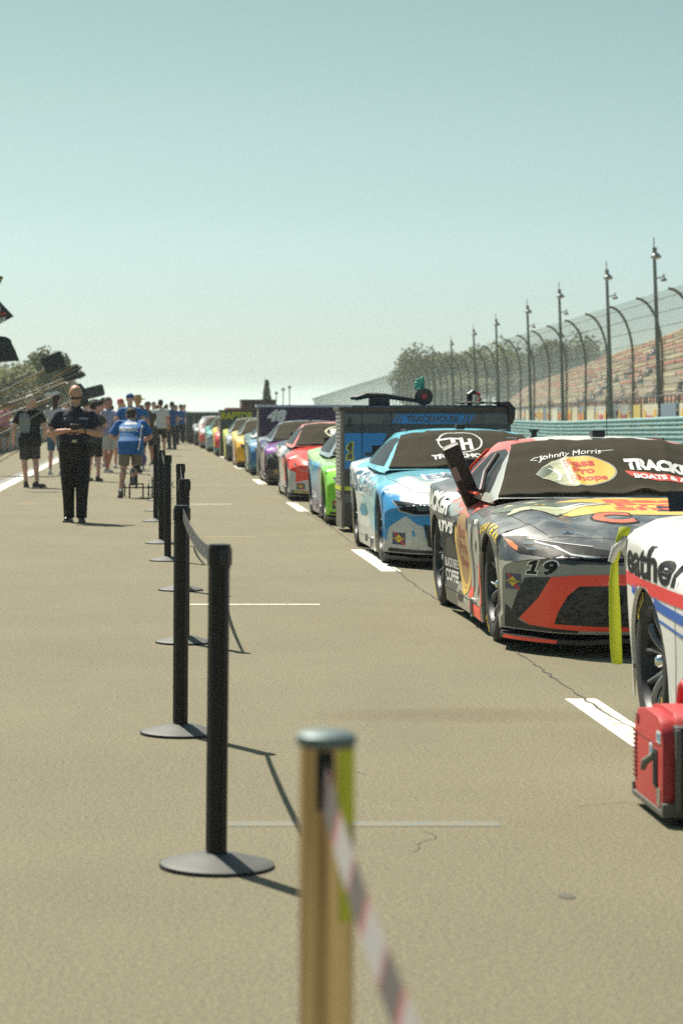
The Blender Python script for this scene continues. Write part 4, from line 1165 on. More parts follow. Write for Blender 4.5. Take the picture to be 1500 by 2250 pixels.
# windshield cover print
cv = [o for o in c19.children if o.name.startswith('windshield_cover')][0]
_DX = [0, 0]
def cover_sub(nm, sh, m, off, L=.03, seed=0.): return link(nm, project(([(x + _DX[0], y + _DX[1]) for x, y in sh[0]], sh[1]), CVB[seed], (0, 0, 0), (1, 0, 0), (0, 1, 0), (0, 0, -1), off, L, 3).mesh(nm, m, 'all'), cv)
_DX[:] = (0.13, -0.125); cover_sub('emblem_rim', ellipse2d(-.36, 1.155, .232, .195, 40), mat('rim_grey', (.30, .32, .27), .6), .003)
_DX[:] = (0.13, -0.125); cover_sub('emblem_oval', ellipse2d(-.36, 1.155, .220, .182, 40), gold, .005)
_DX[:] = (0.13, -0.125); cover_sub('emblem_line', text_fit('Bass', .21, .095, .04, 0, cx=-.365, cy=1.25), redl, .008)
_DX[:] = (0.13, -0.125); cover_sub('emblem_line', text_fit('Pro', .14, .080, .04, 0, cx=-.345, cy=1.155), redl, .008)
_DX[:] = (0.13, -0.125); cover_sub('emblem_line', text_fit('Shops', .24, .095, .04, 0, cx=-.325, cy=1.055), redl, .008)
_DX[:] = (0.13, -0.125); cover_sub('fish_print', poly2d([(-.66, 1.16), (-.60, 1.24), (-.53, 1.30), (-.47, 1.31), (-.475, 1.22), (-.46, 1.13), (-.45, 1.04), (-.42, 1.0), (-.50, 1.01), (-.57, 1.06), (-.62, 1.09)]), pale, .007)
_DX[:] = (0.13, -0.125); cover_sub('fish_shade', poly2d([(-.66, 1.16), (-.60, 1.23), (-.55, 1.26), (-.53, 1.20), (-.58, 1.13), (-.62, 1.10)]), darkg, .009)
_DX[:] = (0.13, -0.125); cover_sub('fish_mouth', merge(poly2d([(-.475, 1.32), (-.465, 1.32), (-.435, .99), (-.455, 1.0)]), strip2d([(-.57, 1.22), (-.53, 1.19), (-.50, 1.12), (-.52, 1.07), (-.55, 1.08)], [.004, .02, .024, .018, .004])), white, .010)
_DX[:] = (0.13, -0.125); cover_sub('signature', merge(text_fit('Johnny Morris', .44, .10, .0, .45, cx=-.40, cy=1.385, rot=.10), strip2d([(-.62, 1.35), (-.66, 1.37), (-.63, 1.40), (-.56, 1.40), (-.60, 1.33)], .008), strip2d([(-.2, 1.415), (-.10, 1.43)], .007)), white, .006)
_DX[:] = (0.05, -0.14); cover_sub('boat_lettering', text_fit('TRACKER', .50, .145, .07, 0, cx=.27, cy=1.24, rot=-.03), white, .006)
_DX[:] = (0.05, -0.14); cover_sub('red_band', poly2d([(.00, 1.16), (.03, 1.08), (.20, 1.03), (.55, 1.03), (.55, 1.13), (.2, 1.13)]), redl, .005)
_DX[:] = (0.05, -0.14); cover_sub('boat_lettering', text_fit('BOATS & ATVS', .46, .07, .05, 0, cx=.28, cy=1.08, rot=-.02), white, .009)
_DX[:] = (0, 0)
# dark cooling duct leaning out of the side window
dp = thing('cooling_duct', 'black padded duct leaning out of the side window of the red and grey car', 'duct', (CX - .91, 14.85 + 1.52, .88), 0)
q = MB(); M_ = Matrix.Rotation(R(-24), 4, 'Y') @ Matrix.Rotation(R(12), 4, 'X')
q.box(-.06, .06, -.05, .05, -.12, .34, M_); q.build('padded_sleeve', mat('maroon_black_padding', (.028, .015, .014), .55), dp, bevel=.03)
q = MB(); q.box(-.061, -.02, -.053, -.05, .10, .20, M_); q.build('white_marking', mat('dull_pink_print', (.35, .22, .2), .6), dp)
q = MB(); q.tube([M_ @ Vector((0, .0, -.10)), Vector((.16, .05, -.16)), Vector((.32, .1, -.28))], .035, 8); q.build('hose', black, dp, smooth=True)
# window bar and red sill
bb = MB(); bb.tube([(-.86, 1.25, .88), (-.80, 1.48, 1.0), (-.70, 1.60, 1.12)], .018, 8); bb.build('window_bar', mat('bar_brown', (.06, .035, .03), .5), c19, smooth=True)
bb = MB(); bb.tube([(-.905, 1.10, .868), (-.90, 1.6, .872), (-.885, 2.2, .885), (-.80, 2.16, 1.03), (-.70, 2.05, 1.15)], .016, 8, flat=.6); bb.build('red_sill', redp, c19, smooth=True)

# ================================================================== car 1, light blue
m1 = livery('sky_blue_mountain_paint', (.02, .27, .60), [
    ((.18, .58, .74), (0, .35, 1, .66), .06, 4, .05, True),
    ((.22, .60, .74), (0, 1, 0, .40), .10, 4, .10, True),
    ((.72, .80, .80), (0, 1, -2.2, .75), .22, 5, .02, True),
    ((.48, .50, .48), (0, 0, -1, -.27), .10, 3.2, .004, True),
    ((.80, .84, .82), (0, -.25, 1, .78), .12, 6, .02, True)], .25, .0)
m1c = livery('light_blue_cabin_paint', (.08, .50, .66), [((.24, .66, .78), (0, -1, 0, -1.5), .1, 4, .02, True)], .25, .0)
c1 = car('light blue race car with white mountain graphics and oval logo on its windshield cover', 3.05, 22.6, m1, m1c, front='b', cover=4., vent=(-.40, .05))
cv = [o for o in c1.children if o.name.startswith('windshield_cover')][0]
cover_sub('logo_ring', ring2d(-.06, 1.24, .22, .24, .016), white, .006, seed=4.)
cover_sub('logo_letters', merge(rect2d(-.29, -.05, 1.28, 1.31), rect2d(-.15, -.105, 1.09, 1.30), rect2d(-.06, -.025, 1.06, 1.32), rect2d(.02, .055, 1.06, 1.28), rect2d(-.025, .02, 1.16, 1.20)), white, .008, seed=4.)
cover_sub('team_lettering', text_fit('TRACKHOUSE', .66, .09, .05, 0, cx=-.04, cy=.93), white, .006, seed=4.)
dec(c1, 'side_lettering_outline', 'side', text_fit('BUSCH', 1.9, .26, .10, .15, cx=-2.35, cy=.70), white, .006)
dec(c1, 'side_lettering', 'side', text_fit('BUSCH', 1.8, .21, .03, .15, cx=-2.35, cy=.70), mat('ink_blue_print', (.03, .12, .22), .4), .008)
dec(c1, 'side_lettering', 'side', text_fit('LIGHT', 1.2, .15, .03, .15, cx=-1.1, cy=.66), mat('grey_white_print', (.5, .55, .55), .4), .008)
dec(c1, 'mountain_print', 'side', poly2d([(-2.2, .42), (-2.0, .50), (-1.9, .46), (-1.75, .50), (-1.6, .42), (-1.7, .37), (-2.1, .36)]), mat('deep_sky_blue_print', (.05, .28, .42), .4), .006)
dec(c1, 'bonnet_letter_outline', 'top', text_fit('BUSCH', 1.1, .40, .07, 0, cx=.0, cy=.15), white, .004)
dec(c1, 'bonnet_lettering', 'top', text_fit('BUSCH', 1.02, .33, .02, 0, cx=.0, cy=.15), mat('slate_blue_print', (.10, .17, .26), .4), .007)
dec(c1, 'mountain_print', 'front', poly2d([(-.96, .20), (-.93, .36), (-.84, .44), (-.80, .47), (-.72, .40), (-.66, .38), (-.64, .20)]), mat('mountain_grey_print', (.55, .56, .53), .4), .004)
dec(c1, 'snow_stripe', 'front', strip2d([(-.80, .64), (-.68, .625), (-.5, .615), (-.3, .61), (.3, .61), (.7, .63)], [.02, .035, .03, .03, .03, .02]), white, .005)
dec(c1, 'number', 'front', text_fit('1', .04, .075, .03, .2, cx=-.52, cy=.43), white, .006)
sunoco(c1, -.855, .26, .10, .11)

# ================================================================== the rest of the row
def simple_dec(c, x, num, col, side_text=None, side_col=None, nose=None):
    dec(c, 'side_number', 'side', text_fit(num, .62, .40, .05, .15, cx=-1.35, cy=.46), col, .006, .08)
    if side_text: dec(c, 'side_lettering', 'side', text_fit(side_text, 1.3, .18, .05, .2, cx=-2.6, cy=.74), side_col or white, .006, .08)
grey_w = (.45, .46, .45)
m = livery('blue_and_lime_green_paint', (.02, .09, .30), [((.03, .42, .80), (0, 0, 1, .42), .05, 4, .06, True), ((.50, .14, .20), (0, .8, 1, 2.85), .02, 6, .004, True), ((.22, .26, .28), (0, -1, 0, -1.25), .03, 3, .01, True),
    ((.30, .80, .04), (0, -1, .15, -.32), .04, 3, .01, True), ((.10, .08, .20), (0, 0, -1, -.24), .03, 3, .01, True), ((.55, .75, .35), (-.6, 0, 1, .17), .02, 4, .01, True), ((.30, .80, .04), (0, -1.6, -1, -.52), .0, 4, .01, True)], .22, .2)
cA = car('blue car with bright lime green front behind the tall blue toolbox', 3.08, 30.5, m, livery('silver_cabin_paint', (.40, .45, .46), [], .2, .4), cover=4.)
sunoco(cA, -.86, .26, .1, .1); dec(cA, 'side_lettering', 'side', text_fit('Chili', .5, .10, .04, .2, cx=-2.1, cy=.30), white, .006)
dec(cA, 'lime_pinstripe', 'side', strip2d([(-2.4, .62), (-2.2, .66), (-2.05, .74), (-1.98, .84)], .022), mat('lime_print', (.5, .75, .1), .4), .007)
m = livery('white_black_and_red_paint', (.62, .63, .61), [((.035, .045, .05), (0, 1.4, 1, .52), .05, 2.2, .004, True), ((.55, .55, .52), (0, 1, -.6, 1.25), .05, 2, .01, True), ((.035, .045, .05), (0, 1, 1.0, 2.85), .04, 3, .004, True), ((.92, .06, .03), (0, -.25, 1, .62), .0, 2, .004, True), ((.05, .06, .06), (-1, 0, 0, -.35), .02, 3, .01, True)], .22)
cB = car('white, black and red race car with oval lettered windshield cover', 3.06, 38.7, m, livery('salmon_roof_paint', (.72, .18, .15), [], .3), cover=0.)
dec(cB, 'red_flash', 'front', poly2d([(-.86, .62), (-.70, .60), (-.62, .50), (-.30, .44), (-.30, .36), (-.62, .37), (-.88, .30)]), redp, .006)
sunoco(cB, -.80, .24, .12, .1); dec(cB, 'yellow_lip', 'front', strip2d([(-.9, .15), (0, .15), (.9, .15)], .02), yellow, .012)
simple_dec(cB, 0, '23', redp, 'MOBIL', white)
cv = [o for o in cB.children if o.name.startswith('windshield_cover')][0]
cover_sub('logo_ring', merge(ring2d(.05, 1.15, .34, .22, .03)), mat('cream_print', (.75, .75, .5), .6), .006)
cover_sub('logo_lettering', text_fit('SPORTS', .5, .20, .06, 0, cx=.05, cy=1.15), white, .008)
m = livery('purple_and_black_paint', (.035, .03, .03), [((.34, .09, .42), (0, .35, 1, .44), .02, 3, .01, True), ((.10, .05, .15), (0, 1, 0, 1.2), .03, 2, .01, True), ((.42, .42, .44), (0, 1, 1.5, 3.75), .05, 4, .01, True)], .2, .3)
cC = car('purple race car with black lower front behind the white and red car', 3.08, 46.8, m, livery('grey_violet_cabin_paint', (.26, .26, .30), [], .25, .2), cover=4.)
sunoco(cC, -.80, .27, .12, .1); dec(cC, 'white_crescent', 'side', ellipse2d(-1.0, .5, .18, .24, 20), mat('cream_white_print', (.6, .6, .55), .4), .006)
m = livery('denim_blue_paint', (.05, .20, .46), [((.22, .42, .60), (0, 0, 1, .62), .04, 3, .03, True), ((.04, .22, .34), (0, 0, -1, -.30), .03, 3, .02, True), ((.16, .24, .20), (0, 1.5, -1, .9), .05, 4, .02, True)], .22, .2)
cD = car('denim blue race car just left of the purple toolbox', 3.05, 54.2, m, livery('white_cabin_paint', (.72, .74, .74), [], .3), cover=None)
dec(cD, 'white_marks', 'side', text_fit('ALLY', .6, .14, .05, 0, cx=-.3, cy=.66), white, .006)
m = livery('golden_yellow_paint', (.78, .40, .02), [((.74, .58, .22), (0, .25, 1, .66), .05, 4, .02, True), ((.50, .34, .28), (0, 1, -.8, 1.0), .04, 3, .01, True), ((.78, .46, .02), (0, .1, 1, .52), .0, 4, .01, True), ((.08, .07, .06), (0, 1, -2.2, -1.6 + .55), .0, 4, .01, True)], .25)
m = livery('golden_yellow_paint_two', (.95, .50, .01), [((.90, .66, .14), (0, .25, 1, .66), .05, 4, .02, True), ((.52, .40, .32), (0, .2, -1, -.14), .05, 6, .01, True)], .25)
cE = car('golden yellow race car in the middle of the row', 2.98, 61.4, m, livery('olive_cabin_paint', (.30, .30, .18), [], .3), cover=4.)
dec(cE, 'red_badge', 'side', text_fit('MM', .4, .22, .06, 0, cx=-1.6, cy=.36), redl, .006, .08); dec(cE, 'dark_corner', 'front', poly2d([(-.62, .42), (.62, .42), (.7, .13), (-.80, .13)]), blackp, .006)
fl = [('white and dark green race car with a neon flash, under the yellow lettered sign', livery('neon_dark_paint', (.05, .07, .07), [((.40, .44, .44), (0, 0, 1, .45), .12, 4, .01, True), ((.55, .60, .06), (0, 1, .5, 1.4), .1, 3, .01, True)], .3)),
      ('yellow race car with red front corner left of the lettered yellow sign', livery('yellow_red_paint', (.95, .58, .02), [((.85, .04, .08), (0, -1, 0, -.55), .02, 3, .01, True), ((.08, .30, .30), (0, 0, -1, -.26), .04, 5, .01, True)], .3)),
      ('teal and silver race car with a green windshield strip', livery('teal_silver_paint', (.34, .44, .46), [((.05, .35, .28), (0, 0, 1, .6), .08, 4, .01, True)], .3)),
      ('red nosed white race car right of the far pink cars', livery('red_white_paint', (.90, .12, .05), [((.62, .45, .42), (0, 0, 1, .55), .05, 4, .01, True), ((.30, .28, .26), (0, 0, -1, -.28), .04, 4, .01, True)], .3)),
      ('black and grey race car between the pink and the red nosed car', livery('black_grey_paint', (.06, .065, .06), [((.34, .36, .34), (0, 0, 1, .62), .05, 4, .01, True)], .3)),
      ('bright pink race car near the far end of the row', livery('pink_paint', (.95, .12, .32), [((.72, .42, .38), (0, 1, 0, .6), .08, 4, .01, True), ((.5, .4, .3), (0, 0, -1, -.3), .04, 4, .01, True)], .3)),
      ('pale pink race car at the far left end of the row', livery('pale_pink_paint', (.90, .42, .42), [((.20, .20, .16), (0, 0, -1, -.32), .04, 4, .01, True)], .3)),
      ('dark race car beyond the pale pink car, almost hidden', livery('charcoal_paint', (.05, .055, .055), [], .3))]
cab = [(.35, .36, .34), (.55, .16, .14), (.06, .32, .26), (.66, .20, .17), (.30, .32, .28), (.70, .24, .22), (.62, .26, .24), (.1, .1, .1)]
Ys_ = [69.2, 77.2, 85.2, 93, 100.8, 108.6, 116.6, 124.6]; Xl = [1.98, 1.86, 1.76, 1.66, 1.56, 1.46, 1.32, 1.2]
for (lab, mm_), Y, xl, cb in zip(fl, Ys_, Xl, cab):
    car(lab, xl + .98, Y, mm_, livery('cabin_%d' % int(Y), cb, [], .3), cover=(4. if int(Y) % 2 else None), wheels_simple=True)
for i in range(8):
    car(('%s race car in the far blurred end of the row' % ('silver', 'maroon', 'orange', 'navy', 'cream', 'green', 'grey', 'crimson')[i]), 2.15 - .12 * i, 132.5 + 8 * i,
        livery('far_paint_%d' % i, ((.4, .4, .4), (.2, .04, .05), (.6, .22, .04), (.04, .06, .16), (.55, .5, .38), (.06, .2, .1), (.2, .2, .2), (.4, .03, .04))[i], [], .3), MATS['cabin_100'], cover=None, wheels_simple=True)

# ================================================================== nearest car, white: only its rear quarter shows
m0 = livery('white_paint', (.78, .78, .75), [], .38)
c0 = car('white race car with red and blue stripes, nearest at the right picture edge', 3.055, 7.46, m0, m0, front='b', cover=0.)
dec(c0, 'side_lettering', 'side', text_fit('WeatherTech', 2.15, .145, .03, 0, cx=-2.50, cy=.772, rot=-.01), blackp, .005, .03)
def curve_strip(pts, w): return strip2d(pts, w)
dec(c0, 'red_stripe', 'side', strip2d([(-3.75, .70), (-3.45, .692), (-3.1, .682), (-2.7, .670), (-2.3, .658), (-1.8, .65), (-.5, .64)], .056), mat('stripe_red', (.75, .035, .035), .45), .005)
dec(c0, 'blue_stripe', 'side', strip2d([(-3.05, .645), (-2.85, .635), (-2.6, .615), (-2.4, .598), (-2.1, .580), (-1.8, .57), (-.5, .56)], .042), mat('stripe_blue', (.01, .10, .45), .45), .005)
dec(c0, 'blue_pinstripe', 'side', strip2d([(-2.66, .56), (-2.4, .54), (-2.1, .515), (-1.5, .49)], .011), MATS['stripe_blue'], .005)
# yellow strap tied to the tail
st = thing('tow_strap', 'bright yellow green strap hanging from the tail of the white car', 'strap', (2.195, 11.42, 0))
ys_m = mat('neon_yellow_webbing', (.46, .52, .01), .6, bump=.2, bscale=400)
b = MB()
P_ = [(.02, .0, .865), (.0, -.005, .80), (-.012, 0, .76), (-.03, 0, .70), (-.035, .0, .60), (-.03, 0, .45), (-.025, 0, .30), (-.02, 0, .225), (-.015, 0, .215)]
W_ = [.030, .030, .014, .017, .025, .030, .030, .028, .020]
vs = []
for (x, y, z), w in zip(P_, W_): vs += [(x - w * .9, y - .004, z), (x + w * .9, y - .004, z), (x + w * .9, y + .004, z), (x - w * .9, y + .004, z)]
fs = []
for i in range(len(P_) - 1):
    for q in range(4): fs.append((4 * i + q, 4 * i + (q + 1) % 4, 4 * i + 4 + (q + 1) % 4, 4 * i + 4 + q))
fs += [(0, 1, 2, 3), tuple(4 * (len(P_) - 1) + q for q in (3, 2, 1, 0))]
b.add(vs, fs); b.build('webbing', ys_m, st, smooth='all')
b = MB(); b.tube([(-.05, 0, .70), (-.03, -.01, .76), (.02, -.015, .80), (.06, -.01, .80), (.08, 0, .76)], [.014, .02, .024, .02, .012], 10); b.ell((.03, -.01, .77), .035, .025, .05)
b.tube([(.03, -.01, .76), (.035, -.01, .66)], [.022, .018], 8); b.build('knotted_white_cord', mat('grey_white_rope', (.45, .46, .42), .8, bump=.4, bscale=120), st, smooth=True)
# ------------------------------------------------------------------ stanchions with retractable belts
post_black = mat('matt_black_post', (.007, .0065, .006), .42, spec=.35, bump=.05, bscale=200)
base_grey = mat('dusty_black_base', (.07, .072, .066), .62, 0., var=.25, vscale=10)
belt_m = mat('charcoal_belt', (.045, .045, .043), .7, bump=.2, bscale=500)
def stanchion_parts():
    P = {}
    b = MB()
    prof = [(.0318, .02)] + [(.0318, z) for z in (.3, .6, .93)]
    b.lathe([(.0315, .03), (.0318, .5), (.0318, .925)], 28, 'z'); P['post'] = b.mesh('post', post_black, 30)
    b = MB()
    for k in range(3):
        a = R(30 + 120 * k); b.box(-.0035, .0035, -.0345, -.0315, .05, .93, Matrix.Rotation(a, 4, 'Z'))
    P['groove_strip'] = b.mesh('groove_strip', black)
    b = MB(); b.lathe([(.034, .925), (.0345, .93), (.0345, .992), (.033, 1.0), (.001, 1.002)], 28, 'z'); P['head'] = b.mesh('head', post_black, 30)
    b = MB()
    for k in range(4): b.box(-.011, .011, -.0365, -.033, .935, .988, Matrix.Rotation(R(90 * k + 15), 4, 'Z'))
    P['belt_slot'] = b.mesh('belt_slot', black)
    b = MB(); b.lathe([(.034, .044), (.05, .044), (.09, .034), (.14, .020), (.171, .013), (.1765, .010)], 48, 'z', close=True); b.lathe([(.1765, .010), (.1765, .009)], 48, 'z', close=True)
    P['base_cover'] = b.mesh('base_cover', base_grey, 30)
    b = MB(); b.lathe([(.001, .011), (.178, .011), (.1785, .008), (.1785, .0), (.001, .0)], 48, 'z'); P['base_rim'] = b.mesh('base_rim', rubber, 30)
    return P
SP = stanchion_parts()
def belt_mesh(dv, sag, h=.05, z0=.962, stripes=False, m=None):
    """belt from the head at the local origin to the next head at dv"""
    b = MB(); d = Vector(dv); L = d.length; n = 22; dn = d.normalized(); side = Vector((dn.y, -dn.x, 0)); tw = R(6)
    vs = []
    for i in range(n + 1):
        u = i / n; p = dn * (.034 + (L - .068) * u); z = z0 - 4 * sag * u * (1 - u)
        w = math.sin(u * math.pi) * tw
        c = Vector((p.x, p.y, z)); up = Vector((0, 0, 1)) * math.cos(w) + side * math.sin(w)
        for (s, t) in ((-1, -1), (1, -1), (1, 1), (-1, 1)): vs.append(c + side * .0008 * s + up * (h / 2) * t)
    fs = []
    for i in range(n):
        for q in range(4): fs.append((4 * i + q, 4 * i + (q + 1) % 4, 4 * i + 4 + (q + 1) % 4, 4 * i + 4 + q))
    b.add(vs, fs); return b
POS = [(.185, 7.48), (.104, 10.57), (.168, 14.73), (.187, 19.06), (.104, 22.84), (.052, 25.85), (-.012, 31.0), (.0, 34.3), (.02, 38.3), (.01, 41.3), (-.01, 45.4), (0, 49.5), (-.02, 53.2), (-.01, 57), (-.02, 60), (-.03, 62.9), (-.03, 66), (-.04, 69.2), (-.04, 73.5), (-.05, 78.5), (-.06, 84), (-.08, 90), (-.1, 97)]
LB = ['black stanchion post second from the camera, with its whole round base in view', 'black stanchion third from the camera, belt running to the sharper nearer post',
      'fourth stanchion from the camera, just behind the third post', 'fifth stanchion, whose thin belt hangs as a bright line at its top', 'sixth stanchion, standing left of the fourth post',
      'seventh stanchion, left of the sixth', 'eighth stanchion, level with the navy shirted man', 'ninth stanchion, beyond the scooter']
sg_ = 'black stanchions with retractable belts'
first = None
for i, (x, y) in enumerate(POS):
    lab = LB[i] if i < len(LB) else 'black stanchion in the tightly overlapping far part of the row'
    t = thing('stanchion', lab, 'stanchion', (x, y, 0), random.uniform(-.3, .3) * 0, sg_ if i < len(LB) else 'far overlapping stanchions')
    if i == 0: t.rotation_euler = (0, R(.55), 0)
    if i == 1: t.rotation_euler = (0, R(.3), 0)
    for k, me in SP.items(): link(k, me, t)
    if i + 1 < len(POS) and i % 2 == 0:
        nx, ny = POS[i + 1]; sag = (.045, .05, .06, .1, .06, .09, .12)[i % 7]
        bo = belt_mesh((nx - x, ny - y, 0), sag).build('belt', belt_m, t)
        if i < 4:
            L = math.hypot(nx - x, ny - y); q = MB(); k_ = int(L / .28)
            dn = Vector((nx - x, ny - y, 0)).normalized(); sd = Vector((dn.y, -dn.x, 0))
            for j in range(k_):
                for w in range(5):
                    u = (j + .28 + .09 * w) / k_
                    if u > .98: continue
                    p = dn * (.034 + (L - .068) * u); z = .962 - 4 * sag * u * (1 - u)
                    for s in (-1, 1): q.add([p + sd * .0024 * s + Vector((0, 0, z - .012)), p + sd * .0024 * s + dn * .016 + Vector((0, 0, z - .012)), p + sd * .0024 * s + dn * .016 + Vector((0, 0, z + .011)), p + sd * .0024 * s + Vector((0, 0, z + .011))], [(0, 1, 2, 3)])
            q.build('belt_lettering', mat('belt_grey_print', (.14, .14, .135), .7), bo)
# nearest one: polished metal, patterned tape
S1 = (.221, 3.15)
t = thing('stanchion', 'blurred polished metal stanchion nearest the camera, with a yellow strip and a striped tape', 'stanchion', (*S1, 0), 0, None)  # the yellow strip stands for a yellow reflection on the post
def painted_reflection_metal():  # vertical streaks paint reflected light and dark bands into the metal colour
    m = mat('warm_polished_metal', (.62, .50, .33), .10, 1.); nt = m.node_tree; n, l = nt.nodes, nt.links; b = n['Principled BSDF']
    t_ = n.new('ShaderNodeTexCoord'); mp = n.new('ShaderNodeMapping'); mp.inputs['Scale'].default_value = (34, 34, 1.3); q = n.new('ShaderNodeTexNoise'); q.inputs['Scale'].default_value = 1; q.inputs['Detail'].default_value = 3
    l.new(t_.outputs['Object'], mp.inputs[0]); l.new(mp.outputs[0], q.inputs[0]); rp = n.new('ShaderNodeValToRGB')
    rp.color_ramp.elements[0].position = .38; rp.color_ramp.elements[0].color = (.27, .19, .11, 1); rp.color_ramp.elements[1].position = .62; rp.color_ramp.elements[1].color = (.74, .60, .38, 1)
    l.new(q.outputs[0], rp.inputs[0]); l.new(rp.outputs[0], b.inputs['Base Color']); return m
steel = painted_reflection_metal()
b = MB(); b.lathe([(.036, .03), (.036, .974)], 40, 'z'); b.build('post', steel, t, smooth=30)
b = MB(); b.lathe([(.034, .974), (.0385, .976), (.0395, .983), (.0385, .989), (.03, .993), (.001, .994)], 40, 'z'); b.build('cap', mat('brushed_cap_metal', (.13, .17, .17), .45, .5), t, smooth=30)
b = MB(); b.lathe([(.036, .045), (.06, .04), (.14, .02), (.177, .012), (.178, .0), (.001, 0)], 48, 'z'); b.build('base', steel, t, smooth=30)
b = MB(); b.box(-.0155, .0075, -.0385, -.030, .895, .972); b.build('belt_slot', mat('slot_black', (.006, .006, .006), .7), t)
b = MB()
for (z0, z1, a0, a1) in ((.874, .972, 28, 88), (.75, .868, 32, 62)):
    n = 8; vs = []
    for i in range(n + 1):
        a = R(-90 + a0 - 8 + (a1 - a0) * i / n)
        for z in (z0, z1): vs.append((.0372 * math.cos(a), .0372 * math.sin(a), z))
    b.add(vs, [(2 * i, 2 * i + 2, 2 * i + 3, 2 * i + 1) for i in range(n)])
b.build('yellow_reflection', mat('yellow_reflection_paint', (.62, .60, .02), .35), t)  # yellow reflection on the post, modelled as thin coloured strips
# striped tape towards the next post, which stands beside the camera
S0 = (.30, .72)
tm = MB()
def striped():
    m = bpy.data.materials.new('striped_tape'); b = principled(m); nt = m.node_tree; n, l = nt.nodes, nt.links
    tc_ = n.new('ShaderNodeTexCoord'); w = n.new('ShaderNodeTexNoise'); w.inputs['Scale'].default_value = 1; 
    s = n.new('ShaderNodeSeparateXYZ'); l.new(tc_.outputs['Object'], s.inputs[0])
    k = n.new('ShaderNodeMath'); k.operation = 'MULTIPLY_ADD'; k.inputs[1].default_value = 3.2; k.inputs[2].default_value = 20.3; l.new(s.outputs[1], k.inputs[0])
    k2 = n.new('ShaderNodeMath'); k2.operation = 'MULTIPLY_ADD'; k2.inputs[1].default_value = 2.; l.new(s.outputs[2], k2.inputs[0]); l.new(k.outputs[0], k2.inputs[2])
    f = n.new('ShaderNodeMath'); f.operation = 'FRACT'; l.new(k2.outputs[0], f.inputs[0])
    rp = n.new('ShaderNodeValToRGB'); rp.color_ramp.interpolation = 'CONSTANT'
    rp.color_ramp.elements[0].position = 0; rp.color_ramp.elements[0].color = (.36, .34, .34, 1)
    rp.color_ramp.elements[1].position = .46; rp.color_ramp.elements[1].color = (.40, .12, .13, 1)
    e = rp.color_ramp.elements.new(.54); e.color = (.10, .085, .083, 1)
    e = rp.color_ramp.elements.new(.95); e.color = (.38, .14, .14, 1)
    l.new(f.outputs[0], rp.inputs[0]); l.new(rp.outputs[0], b.inputs['Base Color']); b.inputs['Roughness'].default_value = .6
    return m
n = 30; vs = []
A = Vector((-.006, -.036, .930)); B = Vector((S0[0] - S1[0] - .0, S0[1] - S1[1] + .034, .94)); C_ = (A + B) / 2; C_.z -= .0
for i in range(n + 1):
    u = i / n; p = A.lerp(B, u); p.z -= 4 * .14 * u * (1 - u); p.x += .0
    for dz in (-.028, .028): vs.append((p.x + dz * .10, p.y, p.z + dz))
tm.add(vs, [(2 * i, 2 * i + 1, 2 * i + 3, 2 * i + 2) for i in range(n)])
tm.build('striped_tape', striped(), t)

# ------------------------------------------------------------------ generator
g = thing('generator', 'red and black portable generator standing beside the white car', 'generator', (1.715, 8.18, 0)); g.scale = (1.04, 1.04, 1.06)
gred = mat('generator_red', (.50, .035, .035), .42, var=.08, vscale=20, bump=.12, bscale=900); gblk = mat('generator_black', (.022, .026, .024), .5, bump=.1, bscale=500); ggry = mat('generator_grey', (.10, .105, .09), .5)
def side_prof(g0=0.):      # outline seen from the side: y along the length, z height
    return [(.03 + g0, .045), (.0 + g0, .07), (-.004 + g0, .27), (.03 + g0, .325), (.10, .345), (.30, .350), (.42, .335), (.49 - g0, .29), (.505 - g0, .20), (.50 - g0, .08), (.47 - g0, .045)]
W = .30
b = MB(); P = side_prof(.018); b.prism(P, lambda y, z: (.0, y, z), lambda y, z: (.055, y, z)); b.build('side_panel', gred, g, bevel=.012)
b = MB(); b.prism(P, lambda y, z: (W - .055, y, z), lambda y, z: (W, y, z)); b.build('side_panel', gred, g, bevel=.012)
b = MB(); b.prism([(y, z) for y, z in P if z > .26] + [(.40, .24), (.08, .24)], lambda y, z: (.050, y + .0, z + .012), lambda y, z: (W - .05, y, z + .012)); b.build('top_cover', gred, g, bevel=.01)
b = MB(); b.prism([(.012, .02), (-.004, .06), (-.010, .27), (.01, .318), (.06, .325), (.45, .325), (.50, .27), (.505, .05), (.49, .02)], lambda y, z: (.040, y, z), lambda y, z: (W - .04, y, z)); b.build('body', gblk, g, bevel=.012)
b = MB(); b.prism([(.0, .03), (-.008, .075), (.02, .075), (.03, .05), (.48, .05), (.49, .075), (.512, .075), (.50, .03)], lambda y, z: (-.004, y, z), lambda y, z: (W + .004, y, z)); b.build('bottom_frame', ggry, g, bevel=.006)
b = MB(); b.box(.05, W - .05, -.020, -.008, .055, .30); b.build('control_panel', mat('panel_black', (.010, .012, .012), .35), g, bevel=.008)
for x0 in (.036, W - .054):
    fr = MB(); fr.box(x0, x0 + .018, -.024, -.006, .05, .315); fr.build('panel_frame', ggry, g, bevel=.006)
b = MB(); b.tube([(W / 2, .10, .35), (W / 2, .115, .405), (W / 2, .16, .428), (W / 2, .34, .428), (W / 2, .39, .405), (W / 2, .41, .345)], [.022, .021, .020, .020, .021, .022], 12, flat=1.0); b.build('handle', gred, g, smooth=True)
for i, (x, z, w, h) in enumerate(((.075, .235, .045, .018), (.075, .205, .05, .012), (.13, .235, .05, .012))):
    b = MB(); b.box(x, x + w, -.0225, -.020, z, z + h); b.build('panel_label', mat('label_grey', (.30, .31, .26), .5), g)
for (x, z) in ((.10, .15), (.17, .15), (.21, .22), (.21, .15)):
    b = MB(); b.lathe([(.018, -.020), (.018, -.026), (.012, -.027), (.011, -.024), (.001, -.024)], 18, 'y', (x, 0, z)); b.build('socket', gblk, g, smooth=True)
